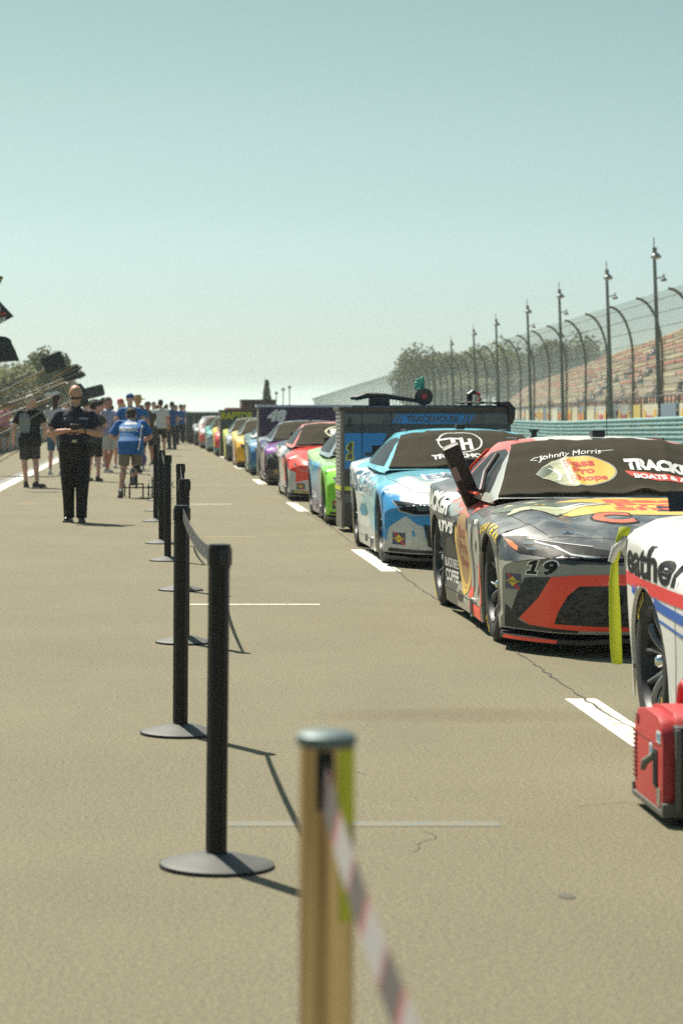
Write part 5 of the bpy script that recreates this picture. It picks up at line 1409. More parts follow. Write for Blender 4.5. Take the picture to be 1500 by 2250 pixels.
b = MB(); b.lathe([(.004, -.020), (.0035, -.023), (.001, -.0235)], 10, 'y', (.088, 0, .125)); b.build('pilot_light', mat('green_pilot_light', (.05, .5, .08), .3, emit=((.1, .9, .15), 2.)), g)
b = MB(); b.box(-.004, .004, .09, .155, .115, .235); b.build('starter_recess', mat('recess_black', (.01, .01, .01), .7), g, bevel=.002)
b = MB(); b.tube([(-.006, .125, .215), (-.030, .15, .19), (-.034, .165, .165)], [.010, .013, .009], 10); b.build('starter_handle', mat('handle_grey', (.16, .16, .13), .5), g, smooth=True)
b = MB(); b.box(-.003, .003, .045, .10, .06, .115); b.build('chrome_label', mat('metallic_label', (.35, .33, .30), .3, .6, var=.5, vscale=60), g)
for (y0, y1, z0, z1) in ((.04, .10, .262, .298), (.17, .215, .205, .245)):
    b = MB(); b.box(-.0025, .001, y0, y1, z0, z1); lo = b.build('sticker', mat('pale_blue_sticker', (.55, .66, .68), .5), g)
    vs, fs = text_fit('88', .7 * (y1 - y0), .7 * (z1 - z0), .04); q = MB(); q.add([(-.0032, (y0 + y1) / 2 - x, (z0 + z1) / 2 + y) for x, y in vs], fs); q.build('sticker_print', mat('sticker_ink', (.16, .3, .36), .5), lo)
b = MB()
for i in range(11): b.box(-.005, .003, .435, .475, .10 + .015 * i, .107 + .015 * i)
b.build('cooling_slot', mat('slot_dark_red', (.20, .015, .015), .6), g)
b = MB(); b.box(-.003, .02, .40, .435, .285, .315); b.build('latch_recess', MATS['slot_dark_red'], g)
b = MB(); b.box(-.0015, .002, .06, .44, .2505, .2535); b.build('panel_seam', MATS['slot_dark_red'], g)
for (x, y) in ((.05, .05), (W - .05, .05), (.05, .45), (W - .05, .45)):
    b = MB(); b.lathe([(.018, 0), (.02, .022), (.001, .022)], 14, 'z', (x, y, 0)); b.build('foot', rubber, g)

# ------------------------------------------------------------------ tall toolboxes standing between the cars
def cart(label, X0, X1, Y0, Y1, H, mats, legs=True, gap=None, name='toolbox'):
    c = thing(name, label, 'toolbox', (X0, Y0, 0), 0, 'tall toolboxes between the cars'); w, d = X1 - X0, Y1 - Y0
    main, trim, bands = mats
    b = MB(); b.box(.06, w - .02, .0, d, .07 if gap is None else gap, H - .05); bo = b.build('cabinet', main, c, bevel=.008)
    b = MB(); b.box(-.01, w + .01, -.02, d + .02, H - .05, H); b.build('lid', trim, c, bevel=.008)
    b = MB(); b.box(.025, .06, .0, d, .05, H - .05); b.build('corner_post', mat('post_grey_tan', (.15, .135, .11), .5), c)
    for z0, z1, x0, x1, m in bands:
        b = MB(); b.box(x0 * w, x1 * w, -.006, 0., z0, z1); b.build('coloured_band', m, c)
    for (x, y) in ((.22, .12), (w - .22, .12), (.22, d - .12), (w - .22, d - .12)):
        b = MB(); b.lathe([(.10, -.05), (.17, -.05), (.18, -.03), (.18, .03), (.17, .05), (.10, .05), (.001, .05)], 20, 'x', (x, y, .18)); b.build('wheel', rubber, c, smooth=True)
    return c, w, d
tb_dark = mat('toolbox_charcoal', (.028, .034, .037), .38, coat=.4); tb_mid = mat('toolbox_slate', (.075, .088, .092), .4, coat=.3); tb_blue = mat('toolbox_blue', (.004, .22, .62), .45, coat=.1)
neon = mat('neon_yellow_paint', (.60, .68, .03), .45); tb_lid = mat('toolbox_lid_brown', (.05, .035, .025), .45)
X0, X1, Y0, Y1, H = 2.135, 4.16, 28.25, 29.10, 1.47
c, w, d = cart('tall black and blue toolbox numbered 1 with a TRACKHOUSE sign, beside the light blue car', X0, X1, Y0, Y1, H, (tb_dark, tb_lid, [
    (1.27, 1.385, .03, .99, tb_mid), (.744, 1.16, .03, .60, tb_blue), (.49, .535, .03, .6, neon), (.344, .445, .03, .5, tb_mid)]))
dk = mat('toolbox_lower_grey', (.05, .06, .062), .4)
flatprint('number_rim', one2d(0, 0, .075, .19, .12, .014), neon, c, (.125, -.010, .95), (1, 0, 0), (0, 0, 1))
flatprint('number', one2d(0, 0, .075, .19, .12), tb_dark, c, (.125, -.0125, .95), (1, 0, 0), (0, 0, 1))
for (x0, x1) in ((.36, .44), (.60, .68)): flatprint('dark_slash', poly2d([(x0, .744), (x0 + .09, .744), (x1 + .12 + .09, 1.16), (x1 + .12, 1.16)]), tb_dark, c, (0, -.009, 0), (1, 0, 0), (0, 0, 1))
flatprint('sign_panel', poly2d([(.70, 1.272), (1.42, 1.272), (1.48, 1.383), (.76, 1.383)]), tb_blue, c, (0, -.0095, 0), (1, 0, 0), (0, 0, 1))
for x in (.61, .66, 1.44, 1.49): flatprint('sign_stripe', poly2d([(x, 1.272), (x + .025, 1.272), (x + .085, 1.383), (x + .06, 1.383)]), tb_blue, c, (0, -.0095, 0), (1, 0, 0), (0, 0, 1))
for x in (.50, .54, 1.60, 1.64): flatprint('sign_stripe', poly2d([(x, 1.272), (x + .018, 1.272), (x + .078, 1.383), (x + .06, 1.383)]), tb_dark, c, (0, -.0098, 0), (1, 0, 0), (0, 0, 1))
flatprint('sign_lettering', text_fit('TRACKHOUSE', .62, .080, .035, 0, cx=1.09, cy=1.328), tb_dark, c, (0, -.012, 0), (1, 0, 0), (0, 0, 1))
for x in (.258, .60): flatprint('door_gap', rect2d(x, x + .007, .07 if x < .3 else 1.2, 1.42), line_m, c, (0, -.0135, 0), (1, 0, 0), (0, 0, 1))
b = MB(); b.box(.10, .135, -.03, -.0, 1.24, 1.33); b.build('door_handle', black, c); b = MB(); b.box(.30, .40, -.03, 0, .90, .93); b.build('latch', black, c)
for i in range(22):       # drawer edges seen on the left end
    b = MB(); b.box(.012, .027, .06, d - .06, .40 + .047 * i, .428 + .047 * i); b.build('drawer', mat('drawer_silver', (.36, .36, .33), .4, .5), c)
b = MB(); b.box(.010, .026, 0, d, .49, .535); b.build('yellow_edge', neon, c)
b = MB(); b.box(.15, w - .03, .05, d - .05, H, H + .018); b.build('top_mat', mat('blue_top_mat', (.01, .10, .22), .6), c)
# things lying on its lid
bagm = mat('black_nylon', (.012, .012, .012), .45, bump=.3, bscale=60)
t = thing('equipment_bag', 'long black padded bag lying on the left of the blue toolbox top', 'bag', (X0 + .62, Y0 + .4, H + .018))
b = MB(); b.tube([(-.46, 0, .085), (-.38, 0, .085), (-.26, 0, .12), (-.05, .0, .11), (.15, 0, .08), (.30, 0, .06), (.36, 0, .04)], [.02, .035, .045, .04, .035, .03, .02], 12, flat=.8); b.build('bag', bagm, t, smooth=True)
b = MB(); b.box(-.24, .0, -.08, .08, 0, .085); b.build('case', mat('dark_brown_case', (.02, .012, .01), .5), t, bevel=.01)
t = thing('hose_reel', 'round black reel with a green coiled hose on the blue toolbox top', 'hose reel', (X0 + 1.02, Y0 + .3, H + .018))
b = MB(); b.lathe([(.04, -.05), (.095, -.06), (.102, -.05), (.08, -.03), (.08, .03), (.102, .05), (.095, .06), (.04, .05)], 28, 'y', (0, 0, .102)); b.build('reel', black, t, smooth=True)
b = MB(); b.lathe([(.001, -.066), (.034, -.066), (.036, -.05)], 20, 'y', (0, 0, .102)); b.build('badge', mat('red_badge', (.45, .04, .04), .5), t)
b = MB(); pts = [(-.03 + .05 * math.cos(a * .8) - .02, .02 * math.sin(a * 1.7), .20 + .007 * a * .55 + .04 * math.sin(a * .8)) for a in range(0, 26)]; b.tube(pts, .013, 7); b.build('green_hose', mat('turquoise_hose', (.02, .34, .25), .4), t, smooth=True)
t = thing('air_gun', 'red and black air gun standing on the middle of the blue toolbox top', 'air gun', (X0 + 1.63, Y0 + .3, H + .018))
b = MB(); b.tube([(-.07, 0, .0), (-.07, 0, .13), (-.03, 0, .16), (.0, 0, .15)], [.03, .04, .03, .02], 10); b.build('grip', black, t, smooth=True)
b = MB(); b.tube([(0, 0, .15), (.045, 0, .13), (.055, 0, .07), (.03, 0, .01)], .018, 8); b.build('red_handle', mat('red_rubber', (.5, .03, .03), .4), t, smooth=True)
t = thing('black_tarpaulin', 'crumpled black cloth over the right end of the blue toolbox', 'cloth', (X1 - .30, Y0 + .3, H))
b = MB(); b.grid(20, 12, lambda u, v: (-.35 + .60 * u, -.33 + .5 * v, (.05 + .03 * mnoise.noise(Vector((u * 7, v * 6, 2)))) * (1 if u < .85 else 1 - (u - .85) * 16) )); b.build('cloth', bagm, t, smooth='all')
b = MB(); b.tube([(.27, -.30, -.20), (.285, -.31, -.12), (.29, -.31, -.03), (.24, -.31, .03), (.15, -.31, .04)], [.03, .045, .045, .04, .02], 10); b.build('fold', bagm, t, smooth=True)
b = MB(); b.lathe([(.001, 0), (.03, 0), (.03, .05), (.05, .055), (.05, .08), (.001, .08)], 16, 'z', (0, 0, 0)); b.tube([(0, 0, .02), (-.06, 0, -.03)], .02, 8)
t = thing('small_camera', 'small black camera on a bracket at the right rear of the light blue cabin', 'camera', (3.05 + .86, 22.6 + 2.45, 1.15)); b.build('housing', black, t, smooth=True)
# purple 48
pur = mat('purple_toolbox_paint', (.050, .022, .075), .5, coat=.0, var=.3, vscale=3); paleb = mat('pale_blue_edge', (.42, .46, .58), .4)
c, w, d = cart('dark purple toolbox numbered 48 in the middle of the row', 2.14, 4.15, 51.6, 52.4, 1.56, (pur, paleb, []), gap=.75)
flatprint('number', text_fit('48', .42, .26, .06, .25, cx=.42, cy=1.33), mat('silver_digits', (.70, .72, .70), .5), c, (0, -.008, 0), (1, 0, 0), (0, 0, 1))
b = MB(); b.box(.06, .75, 0, d, .1, .76); b.build('lower_cabinet', pur, c); b = MB(); b.box(.75, w, .1, d, .1, .74); b.build('dark_shelf', tb_dark, c)
b = MB(); b.box(.80, w, -.01, .02, 1.02, 1.10); b.build('yellow_bar', mat('amber_bar', (.55, .36, .03), .5), c)
b = MB(); b.box(.80, w, -.008, .0, .76, 1.14); b.build('open_bay', tb_dark, c); b = MB(); b.box(.86, .90, -.012, .0, .40, 1.0); b.build('blue_upright', mat('blue_upright_paint', (.03, .12, .22), .5), c)
# RAPTOR
c, w, d = cart('black toolbox with yellow RAPTOR lettering on top, left of the purple toolbox', 1.90, 3.05, 73.5, 74.3, 1.47, (tb_dark, tb_lid, []))
flatprint('sign_lettering', text_fit('RAPTOR', .98, .24, .05, 0, cx=.55, cy=1.29), mat('olive_yellow_letters', (.42, .42, .02), .5), c, (0, -.008, 0), (1, 0, 0), (0, 0, 1))
# brown container and the far awning-like toolbox
t = thing('equipment_trailer', 'dark maroon box trailer rising behind the yellow lettered toolbox', 'trailer', (4.25, 121, 0))
b = MB(); b.box(0, 1.7, 0, 3, .4, 1.96); b.build('box', mat('maroon_box', (.075, .035, .03), .5, var=.2, vscale=3), t, bevel=.03); b = MB(); b.box(-.8, 0, 0, 3, .4, 1.62); b.build('red_step', mat('dull_red_box', (.30, .07, .06), .5), t, bevel=.03)
b = MB(); b.box(-.02, 1.75, -.1, 3.1, 1.96, 2.03); b.build('roof', mat('trailer_roof_green', (.03, .05, .05), .5), t)
for x in (.2, 1.2): b = MB(); b.lathe([(.001, -.1), (.35, -.1), (.35, .1), (.001, .1)], 18, 'x', (x, .6, .35)); b.build('wheel', rubber, t)
c, w, d = cart('dark toolbox with a pale grey lid at the far end of the row', 1.25, 3.0, 106.0, 106.9, 1.40, (tb_dark, mat('pale_grey_lid', (.30, .33, .32), .5), []))
for i in range(4): b = MB(); b.box(.35 + .38 * i, .40 + .38 * i, -.03, -.01, .3, 1.3); b.build('upright', mat('upright_grey', (.30, .28, .25), .6), c)

# ------------------------------------------------------------------ people
skin_a = mat('skin_tanned', (.52, .26, .165), .5, var=.1, vscale=9); skin_b = mat('skin_fair', (.62, .35, .26), .5, var=.1, vscale=9); skin_c = mat('skin_ruddy', (.45, .19, .13), .5)
def remesh(mb, name, m, vox=.012, smooth=3):
    me = mb.mesh(name, m); o = bpy.data.objects.new('tmp', me); COL.objects.link(o)
    r = o.modifiers.new('r', 'REMESH'); r.mode = 'VOXEL'; r.voxel_size = vox
    s = o.modifiers.new('s', 'SMOOTH'); s.factor = .5; s.iterations = smooth
    dg = bpy.context.evaluated_depsgraph_get(); dg.update()
    out = bpy.data.meshes.new_from_object(o.evaluated_get(dg)); bpy.data.objects.remove(o)
    out.name = name
    if not out.materials: out.materials.append(m)
    out.polygons.foreach_set('use_smooth', [True] * len(out.polygons))
    return out
V = Vector
def pose(**k):
    p = dict(pel=V((0, 0, .93)), che=V((0, -.01, 1.28)), nb=V((0, .015, 1.47)), head=V((0, -.02, 1.63)), look=V((0, -1, -.05)),
             hip=.09, kneeL=V((.11, -.02, .50)), ankL=V((.12, .02, .09)), kneeR=V((-.11, -.02, .50)), ankR=V((-.12, .02, .09)),
             shL=V((.185, .01, 1.385)), shR=V((-.185, .01, 1.385)), elL=V((.25, .03, 1.13)), elR=V((-.25, .03, 1.13)), wrL=V((.25, -.06, .89)), wrR=V((-.25, -.06, .89)),
             hdL=None, hdR=None, toeL=V((0, -1, 0)), toeR=V((0, -1, 0)), fat=1., hand='relaxed')
    p.update(k); return p
def frame(d, up=V((0, 0, 1))):
    d = d.normalized(); s = d.cross(up); s = s.normalized() if s.length > 1e-4 else V((1, 0, 0)); return d, s, s.cross(d).normalized()
def hand(mb, wr, el, sgn, curl=.5, grip_dir=None):
    d = (grip_dir or (wr - el)).normalized(); _, s, u = frame(d, V((0, -1, .2)))
    palm = wr + d * .045; mb.capsule(wr, .026, palm + d * .02, .034, 10, flat=.55)
    for i in range(4):
        off = s * (.026 - .0175 * i); L = (.034, .040, .038, .030)[i]
        a = palm + d * .035 + off; b_ = a + (d * (1 - curl * .5) - u * curl * .6).normalized() * L; c = b_ + (d * (1 - curl) - u * curl).normalized() * L * .8
        mb.capsule(a, .0085, b_, .008, 6); mb.capsule(b_, .008, c, .007, 6)
    th = wr + d * .02 + s * .03 * (1 if sgn > 0 else -1) * -1
    t2 = th + (d * .7 - s * .5 * sgn - u * .3).normalized() * .04; mb.capsule(th, .011, t2, .009, 6); mb.capsule(t2, .009, t2 + (d - u * .4).normalized() * .028, .008, 6)
def head_prims(mb, p, ears=True):
    h = p['head']; L = p['look'].normalized(); _, s, u = frame(L)
    M = Matrix((s, -L, u)).transposed()     # local x=side, y=back, z=up
    M = M * 1.0; K = p.get('hs', 1.07); M = M @ Matrix.Scale(K, 3)
    def at(x, y, z): return h + M @ V((x, y, z))
    mb.ell(at(0, .012, .028), .077, .094, .088, M, 18, 12); mb.ell(at(0, -.022, -.03), .062, .070, .080, M, 16, 10)
    mb.ell(at(0, -.050, -.078), .036, .036, .026, M, 12, 8); mb.capsule(at(0, -.082, .01), .008, at(0, -.102, -.028), .013, 8)
    mb.ell(at(0, -.084, -.062), .022, .012, .008, M, 10, 6); mb.ell(at(0, -.080, .028), .055, .016, .010, M, 10, 6)
    if ears:
        for q in (-1, 1): mb.ell(at(.079 * q, .012, -.005), .010, .018, .030, M, 8, 6)
    mb.capsule(p['nb'] - V((0, 0, .03)), .062, h + M @ V((0, .03, -.06)), .056, 12)
    return at, M
def torso_rings(p, g=0., z0=-.10, top=True):
    f = p['fat']; P, C, N = p['pel'], p['che'], p['nb']
    def m(a, b, t): return a.lerp(b, t)
    R_ = [(P + V((0, 0, z0)), .150 * f + g * 3, .108 * f + g * 3), (P, .168 * f + g * 2.2, .124 * f + g * 2.2), (m(P, C, .3) - V((0, .012 * (f - 1) * 8, 0)), .155 * f + g, .115 * f * (1 + (f - 1) * .6) + g),
          (m(P, C, .65) - V((0, .01 * (f - 1) * 8, 0)), .160 * f + g, .115 * f + g), (C, .178 * f + g, .122 * f + g), (m(C, N, .45), .172 * (1 + (f - 1) * .4) + g, .105 + g), (m(C, N, .72), .125 + g, .085 + g)]
    if z0 > 0: R_ = [(P + V((0, 0, z0)), .158 * f + g, .117 * f * (1 + (f - 1) * .6) + g)] + [r for r in R_ if r[0].z > P.z + z0 + .02]
    if top: R_.append((N, .062 + g * .6, .062 + g * .6))
    return R_
def person(label, loc, face, p, shirt, bottom, shoe=None, skin=None, group=None, sleeve=.62, bot='shorts', vox=.012, hair=None, hairstyle='short', scale=1., cap_=None, shirt_long=.06, waist=0., name='person'):
    skin = skin or skin_a; shoe = shoe or mat('dark_shoe', (.03, .03, .035), .6)
    t = thing(name, label, 'person', loc, face, group); t.scale = (scale,) * 3
    f = p['fat']; lf = .5 + .5 * f
    hipL = p['pel'] + V((p['hip'], 0, -.02)); hipR = p['pel'] + V((-p['hip'], 0, -.02))
    b = MB(); b.rings(torso_rings(dict(p, fat=1 + (p['fat'] - 1) * .3), -.006)); b.capsule(p['shL'], .056, p['nb'] - V((0, 0, .07)), .05); b.capsule(p['shR'], .056, p['nb'] - V((0, 0, .07)), .05)
    for (hp, kn, an) in ((hipL, p['kneeL'], p['ankL']), (hipR, p['kneeR'], p['ankR'])):
        b.capsule(hp, .088 * lf, kn, .056 * lf); b.capsule(kn, .054 * lf, an, .037); c = kn.lerp(an, .3) + V((0, .015, 0)); b.ell(c, .056 * lf, .060 * lf, .10)
        b.capsule(an - V((0, 0, .02)), .036, an + V((0, -.03, -.04)), .036)
    for (sh, el, wr) in ((p['shL'], p['elL'], p['wrL']), (p['shR'], p['elR'], p['wrR'])):
        b.capsule(sh, .052 * lf, el, .042 * lf); b.capsule(el, .041 * lf, el.lerp(wr, .35), .043 * lf); b.capsule(el.lerp(wr, .35), .043 * lf, wr, .027)
    hand(b, p['wrL'], p['elL'], 1, .5, p['hdL']); hand(b, p['wrR'], p['elR'], -1, .5, p['hdR'])
    at, M = head_prims(b, p)
    link('body', remesh(b, 'body', skin, vox, 2), t)
    s = MB(); s.rings(torso_rings(p, .017, -shirt_long - .02, True)); s.capsule(p['shL'], .064, p['nb'] - V((0, 0, .06)), .062); s.capsule(p['shR'], .064, p['nb'] - V((0, 0, .06)), .062)
    for (sh, el) in ((p['shL'], p['elL']), (p['shR'], p['elR'])): s.capsule(sh, .067 * lf, sh.lerp(el, sleeve), .068 * lf + .010, round1=False)
    link('shirt', remesh(s, 'shirt', shirt, vox * 1.05, 3), t)
    if bot:
        q = MB(); q.rings([(p['pel'] + V((0, 0, -.13)), .150 * f, .118 * f), (p['pel'] + V((0, 0, -.02)), .182 * f, .136 * f), (p['pel'] + V((0, 0, waist)), .156 * f + .014, .114 * f * (1 + (f - 1) * .6) + .014)] if waist > .05 else [(p['pel'] + V((0, 0, -.13)), .150 * f, .118 * f), (p['pel'] + V((0, 0, -.04)), .178 * f, .13 * f), (p['pel'] + V((0, 0, .02)), .150 * f, .110 * f)])
        for (hp, kn, an) in ((hipL, p['kneeL'], p['ankL']), (hipR, p['kneeR'], p['ankR'])):
            if bot == 'shorts': q.capsule(hp, .104 * lf, hp.lerp(kn, .93), .088 * lf, round1=False)
            else:
                q.capsule(hp, .108 * lf, kn, .084 * lf); q.capsule(kn, .082 * lf, kn.lerp(an, .5), .076); q.capsule(kn.lerp(an, .5), .076, an - V((0, 0, .035)), .070, round1=False)
        link('shorts' if bot == 'shorts' else 'trousers', remesh(q, 'trousers', bottom, vox * 1.1, 3), t)
    for (an, td) in ((p['ankL'], p['toeL']), (p['ankR'], p['toeR'])):
        d, sd, up = frame(td); q = MB(); M2 = Matrix((sd, d, up)).transposed()
        c = an + V((0, 0, -.09)) if abs(td.z) < .3 else an - up * .085
        def P_(x, y, z): return c + M2 @ V((x, y, z))
        outl = [(-.035, -.09), (.035, -.09), (.042, 0), (.05, .10), (.04, .165), (0, .185), (-.04, .165), (-.05, .10), (-.042, 0)]
        q.prism(outl, lambda x, y: P_(x, y, .0), lambda x, y: P_(x * 1.0, y, .026)); so = q.build('shoe', mat('shoe_sole', (.10, .10, .095), .8) if shoe.name != 'white_shoe' else shoe, t, bevel=.005)
        q = MB(); q.ell(P_(0, .07, .038), .044, .105, .040, M2); q.ell(P_(0, -.035, .055), .040, .060, .055, M2); q.tube([P_(0, -.03, .05), P_(0, -.02, .11)], [.044, .047], 12)
        link('upper', remesh(q, 'upper', shoe, .011, 2), so)
    if hair:
        q = MB()
        if hairstyle == 'short':
            q.ell(at(0, .022, .040), .082, .094, .086, M, 16, 10); q.ell(at(0, .05, -.01), .072, .062, .06, M)
        elif hairstyle == 'long':
            q.ell(at(0, .022, .038), .086, .098, .090, M, 16, 10); q.capsule(at(0, .06, .0), .075, at(0, .075, -.17), .055)
        link('hair', remesh(q, 'hair', hair, .010, 2), t)
    if cap_:
        cm, style = cap_; q = MB()
        if style == 'cap':
            q.ell(at(0, .01, .050), .088, .102, .080, M, 18, 10); o = link('cap', remesh(q, 'cap', cm, .010, 2), t)
            q = MB(); q.ell(at(0, -.12, .052), .070, .065, .007, M); q.build('peak', cm, o, smooth=True)
        elif style == 'back':
            q.ell(at(0, .01, .050), .088, .102, .080, M, 18, 10); o = link('cap', remesh(q, 'cap', cm, .010, 2), t)
        elif style == 'straw':
            q.lathe([(.001, .10), (.07, .098), (.085, .07), (.088, .02), (.13, .0), (.175, .012), (.18, .006), (.13, -.008), (.08, .012)], 28, 'z'); q.v = [tuple(at(0, .01, .045) + M @ V(v)) for v in q.v]
            o = q.build('straw_hat', cm, t, smooth=True); q = MB(); q.lathe([(.0885, .018), (.0875, .045)], 28, 'z', close=True); q.v = [tuple(at(0, .01, .045) + M @ V(v)) for v in q.v]; q.build('hat_band', mat('hat_band', (.2, .12, .05), .8), o)
    return t, at, M

# bald man in the navy polo, looking at his phone
nv = mat('navy_polo_cloth', (.016, .015, .032), .8, var=.15, vscale=30, bump=.2, bscale=150); bt = mat('black_trouser_cloth', (.007, .0065, .006), .85, bump=.25, bscale=25)
PX, PY = (165 - 345) / FPX * 30.8, 30.8
p = pose(fat=1.20, hs=1.06, look=V((.02, -1, -.62)), head=V((.01, -.035, 1.625)), shL=V((.20, 0, 1.365)), shR=V((-.20, 0, 1.365)), elL=V((.318, -.03, 1.13)), elR=V((-.318, -.03, 1.13)),
         wrL=V((.10, -.255, 1.175)), wrR=V((-.10, -.255, 1.175)), hdL=V((-1, -.25, .1)), hdR=V((1, -.25, .1)), hip=.085, kneeL=V((.095, -.05, .50)), kneeR=V((-.085, .0, .50)), ankL=V((.085, -.06, .09)), ankR=V((-.075, .06, .09)), toeL=V((.12, -1, 0)), toeR=V((-.25, -1, 0)))
t, at, M = person('bald man with sunglasses and grey beard in a navy polo, looking down at his phone', (PX, PY, 0), 0, p, nv, bt, mat('black_leather', (.012, .012, .012), .3), skin_a, bot='trousers', vox=.0085, scale=1.0, sleeve=.66, shirt_long=-.12, waist=.13)
q = MB(); q.tube([at(x, -.096 + 1.2 * x * x * 4, .012) for x in (-.068, -.045, -.02, 0, .02, .045, .068)], [.008, .020, .016, .010, .016, .020, .008], 10, flat=.9)
sgl = q.build('sunglasses', mat('dark_lens', (.008, .008, .008), .08, spec=.9), t, smooth=True)
q = MB()
for s_ in (-1, 1): q.tube([at(.072 * s_, -.075, .022), at(.084 * s_, 0, .02), at(.082 * s_, .03, .01)], .0035, 6)
q.build('temple', black, sgl)
q = MB(); q.ell(at(0, -.062, -.088), .046, .042, .040, M); q.ell(at(0, -.035, -.075), .064, .045, .036, M); link('beard', remesh(q, 'beard', mat('grey_beard', (.34, .27, .22), .9, bump=.4, bscale=300), .008, 1), t)
q = MB(); q.rings([(p['nb'] + V((0, -.0, -.035)), .092, .085), (p['nb'] + V((0, -.005, .015)), .072, .070), (p['nb'] + V((0, -.005, .02)), .066, .064)], 24, False); q.build('collar', nv, t, smooth=True)
q = MB(); q.rings([(p['pel'] + V((0, -.004, .096)), .206, .161), (p['pel'] + V((0, -.004, .128)), .2045, .160)], 30, False); bl = q.build('belt', mat('black_belt', (.012, .011, .01), .4), t, smooth=True)
q = MB(); q.box(-.032, .032, -.172, -.160, 1.022, 1.062); q.box(-.022, .022, -.175, -.171, 1.030, 1.054); q.build('belt_buckle', mat('brass_buckle', (.45, .40, .25), .3, .8), bl, bevel=.002)
q = MB(); vs, fs = text_fit('PENSKE', .105, .024, .03); q.add([(.115 + x, -.162 - .0 * x, 1.315 + z) for x, z in vs], fs)
q2 = MB(); q2.v = q.v; q2.f = q.f; q2.mi = q.mi
sh_b = BVHTree.FromPolygons([v.co.copy() for v in [o for o in t.children if o.name.startswith('shirt')][0].data.vertices], [tuple(pp.vertices) for pp in [o for o in t.children if o.name.startswith('shirt')][0].data.polygons])
def on_shirt(bv, shape, m, U, D, L=.02, off=.004, name='lettering', par=None): return project(shape, bv, (0, 0, 0), U, (0, 0, 1), D, off, L, 2).build(name, m, par)
on_shirt(sh_b, text_fit('PENSKE', .115, .028, .03, .2, cx=.115, cy=1.325), mat('pale_thread', (.5, .5, .52), .8), (1, 0, 0), (0, 1, 0), par=t)
on_shirt(sh_b, poly2d([(-.135, 1.33), (-.11, 1.335), (-.12, 1.31)]), MATS['pale_thread'], (1, 0, 0), (0, 1, 0), name='small_emblem', par=t)
on_shirt(sh_b, strip2d([(0, 1.44), (0, 1.30)], .012), bt, (1, 0, 0), (0, 1, 0), name='button_placket', par=t)
ph = thing('mobile_phone', 'black phone held by the bald man in both hands', 'phone', (PX + .01, PY - .315, 1.215)); ph.rotation_euler = (R(38), 0, 0)
q = MB(); q.box(-.055, .055, -.006, .006, -.04, .05); q.build('phone_case', black, ph, bevel=.004); q = MB(); q.box(-.05, .05, .005, .0065, -.03, .036); q.build('screen', mat('phone_glass', (.01, .01, .012), .6, spec=.1), ph)
q = MB(); q.tube([p['wrL'] + V((.045, .012, 0)) + .036 * V((0, math.cos(a * .7), math.sin(a * .7))) for a in range(10)], .008, 6); q.build('wristwatch', black, t, smooth=True)

# white-haired man, seen from behind, head turned right
bk = mat('black_shirt_cloth', (.010, .010, .0095), .85, bump=.2, bscale=100); gs_ = mat('grey_shorts_cloth', (.055, .052, .050), .85, bump=.2, bscale=60)
PX, PY = (66 - 345) / FPX * 45., 45.
p = pose(fat=1.12, look=V((-.85, -.45, -.18)), head=V((-.02, -.05, 1.60)), nb=V((0, -.01, 1.45)), elL=V((.29, .02, 1.13)), wrL=V((.30, -.03, .90)), elR=V((-.27, .05, 1.14)), wrR=V((-.42, -.02, .93)),
         ankL=V((.07, .0, .09)), ankR=V((-.14, .05, .09)), kneeL=V((.10, -.0, .49)), toeL=V((-.1, -1, 0)), toeR=V((-1, -.25, 0)))
t, at, M = person('white-haired man from behind in black shirt with grey back panel and grey shorts', (PX, PY, 0), math.pi, p, bk, gs_, mat('charcoal_shoe', (.035, .03, .03), .7), skin_b, vox=.011, hair=mat('white_hair', (.52, .46, .36), .9, bump=.3, bscale=200), scale=1.0, shirt_long=.14, sleeve=.75)
sho = [o for o in t.children if o.name.startswith('shirt')][0]
bv = BVHTree.FromPolygons([v.co.copy() for v in sho.data.vertices], [tuple(pp.vertices) for pp in sho.data.polygons])
on_shirt(bv, poly2d([(.0, 1.02), (.20, 1.02), (.205, 1.2), (.19, 1.37), (.10, 1.385), (.01, 1.36), (-.02, 1.2)]), mat('grey_printed_lettering', (.22, .25, .24), .8, var=.6, vscale=45), (1, 0, 0), (0, -1, 0), name='back_print', par=t)

# man in the blue shirt kneeling on a scooter, seen from behind
bl_ = mat('royal_blue_cloth', (.008, .12, .36), .75, var=.1, vscale=8, bump=.2, bscale=90); kh = mat('khaki_shorts_cloth', (.20, .175, .135), .85, var=.1, vscale=20, bump=.2, bscale=80)
PX, PY = (288 - 345) / FPX * 39.6, 39.6
p = pose(fat=1.08, pel=V((0, .02, .93)), che=V((0, -.17, 1.15)), nb=V((0, -.34, 1.27)), head=V((0, -.44, 1.34)), look=V((0, -1, -.35)), shL=V((.20, -.27, 1.21)), shR=V((-.20, -.27, 1.21)), elL=V((.32, -.26, 1.00)), elR=V((-.32, -.28, 1.00)), wrL=V((.22, -.46, .95)), wrR=V((-.22, -.46, .95)),
         kneeL=V((.12, .0, .50)), ankL=V((.17, .12, .10)), toeL=V((.15, -1, -.45)), kneeR=V((-.10, -.14, .50)), ankR=V((-.03, .22, .40)), toeR=V((0, .35, -1)))
t, at, M = person('man in a blue lettered shirt kneeling on a knee scooter, seen from behind', (PX, PY, 0), math.pi, p, bl_, kh, mat('grey_trainer', (.10, .11, .10), .6), skin_b, vox=.011, cap_=(mat('patterned_dark_cap', (.06, .055, .045), .8, var=.8, vscale=40), 'back'), hair=mat('brown_hair', (.06, .035, .02), .8), shirt_long=.20, sleeve=.85)
sho = [o for o in t.children if o.name.startswith('shirt')][0]
bv = BVHTree.FromPolygons([v.co.copy() for v in sho.data.vertices], [tuple(pp.vertices) for pp in sho.data.polygons])
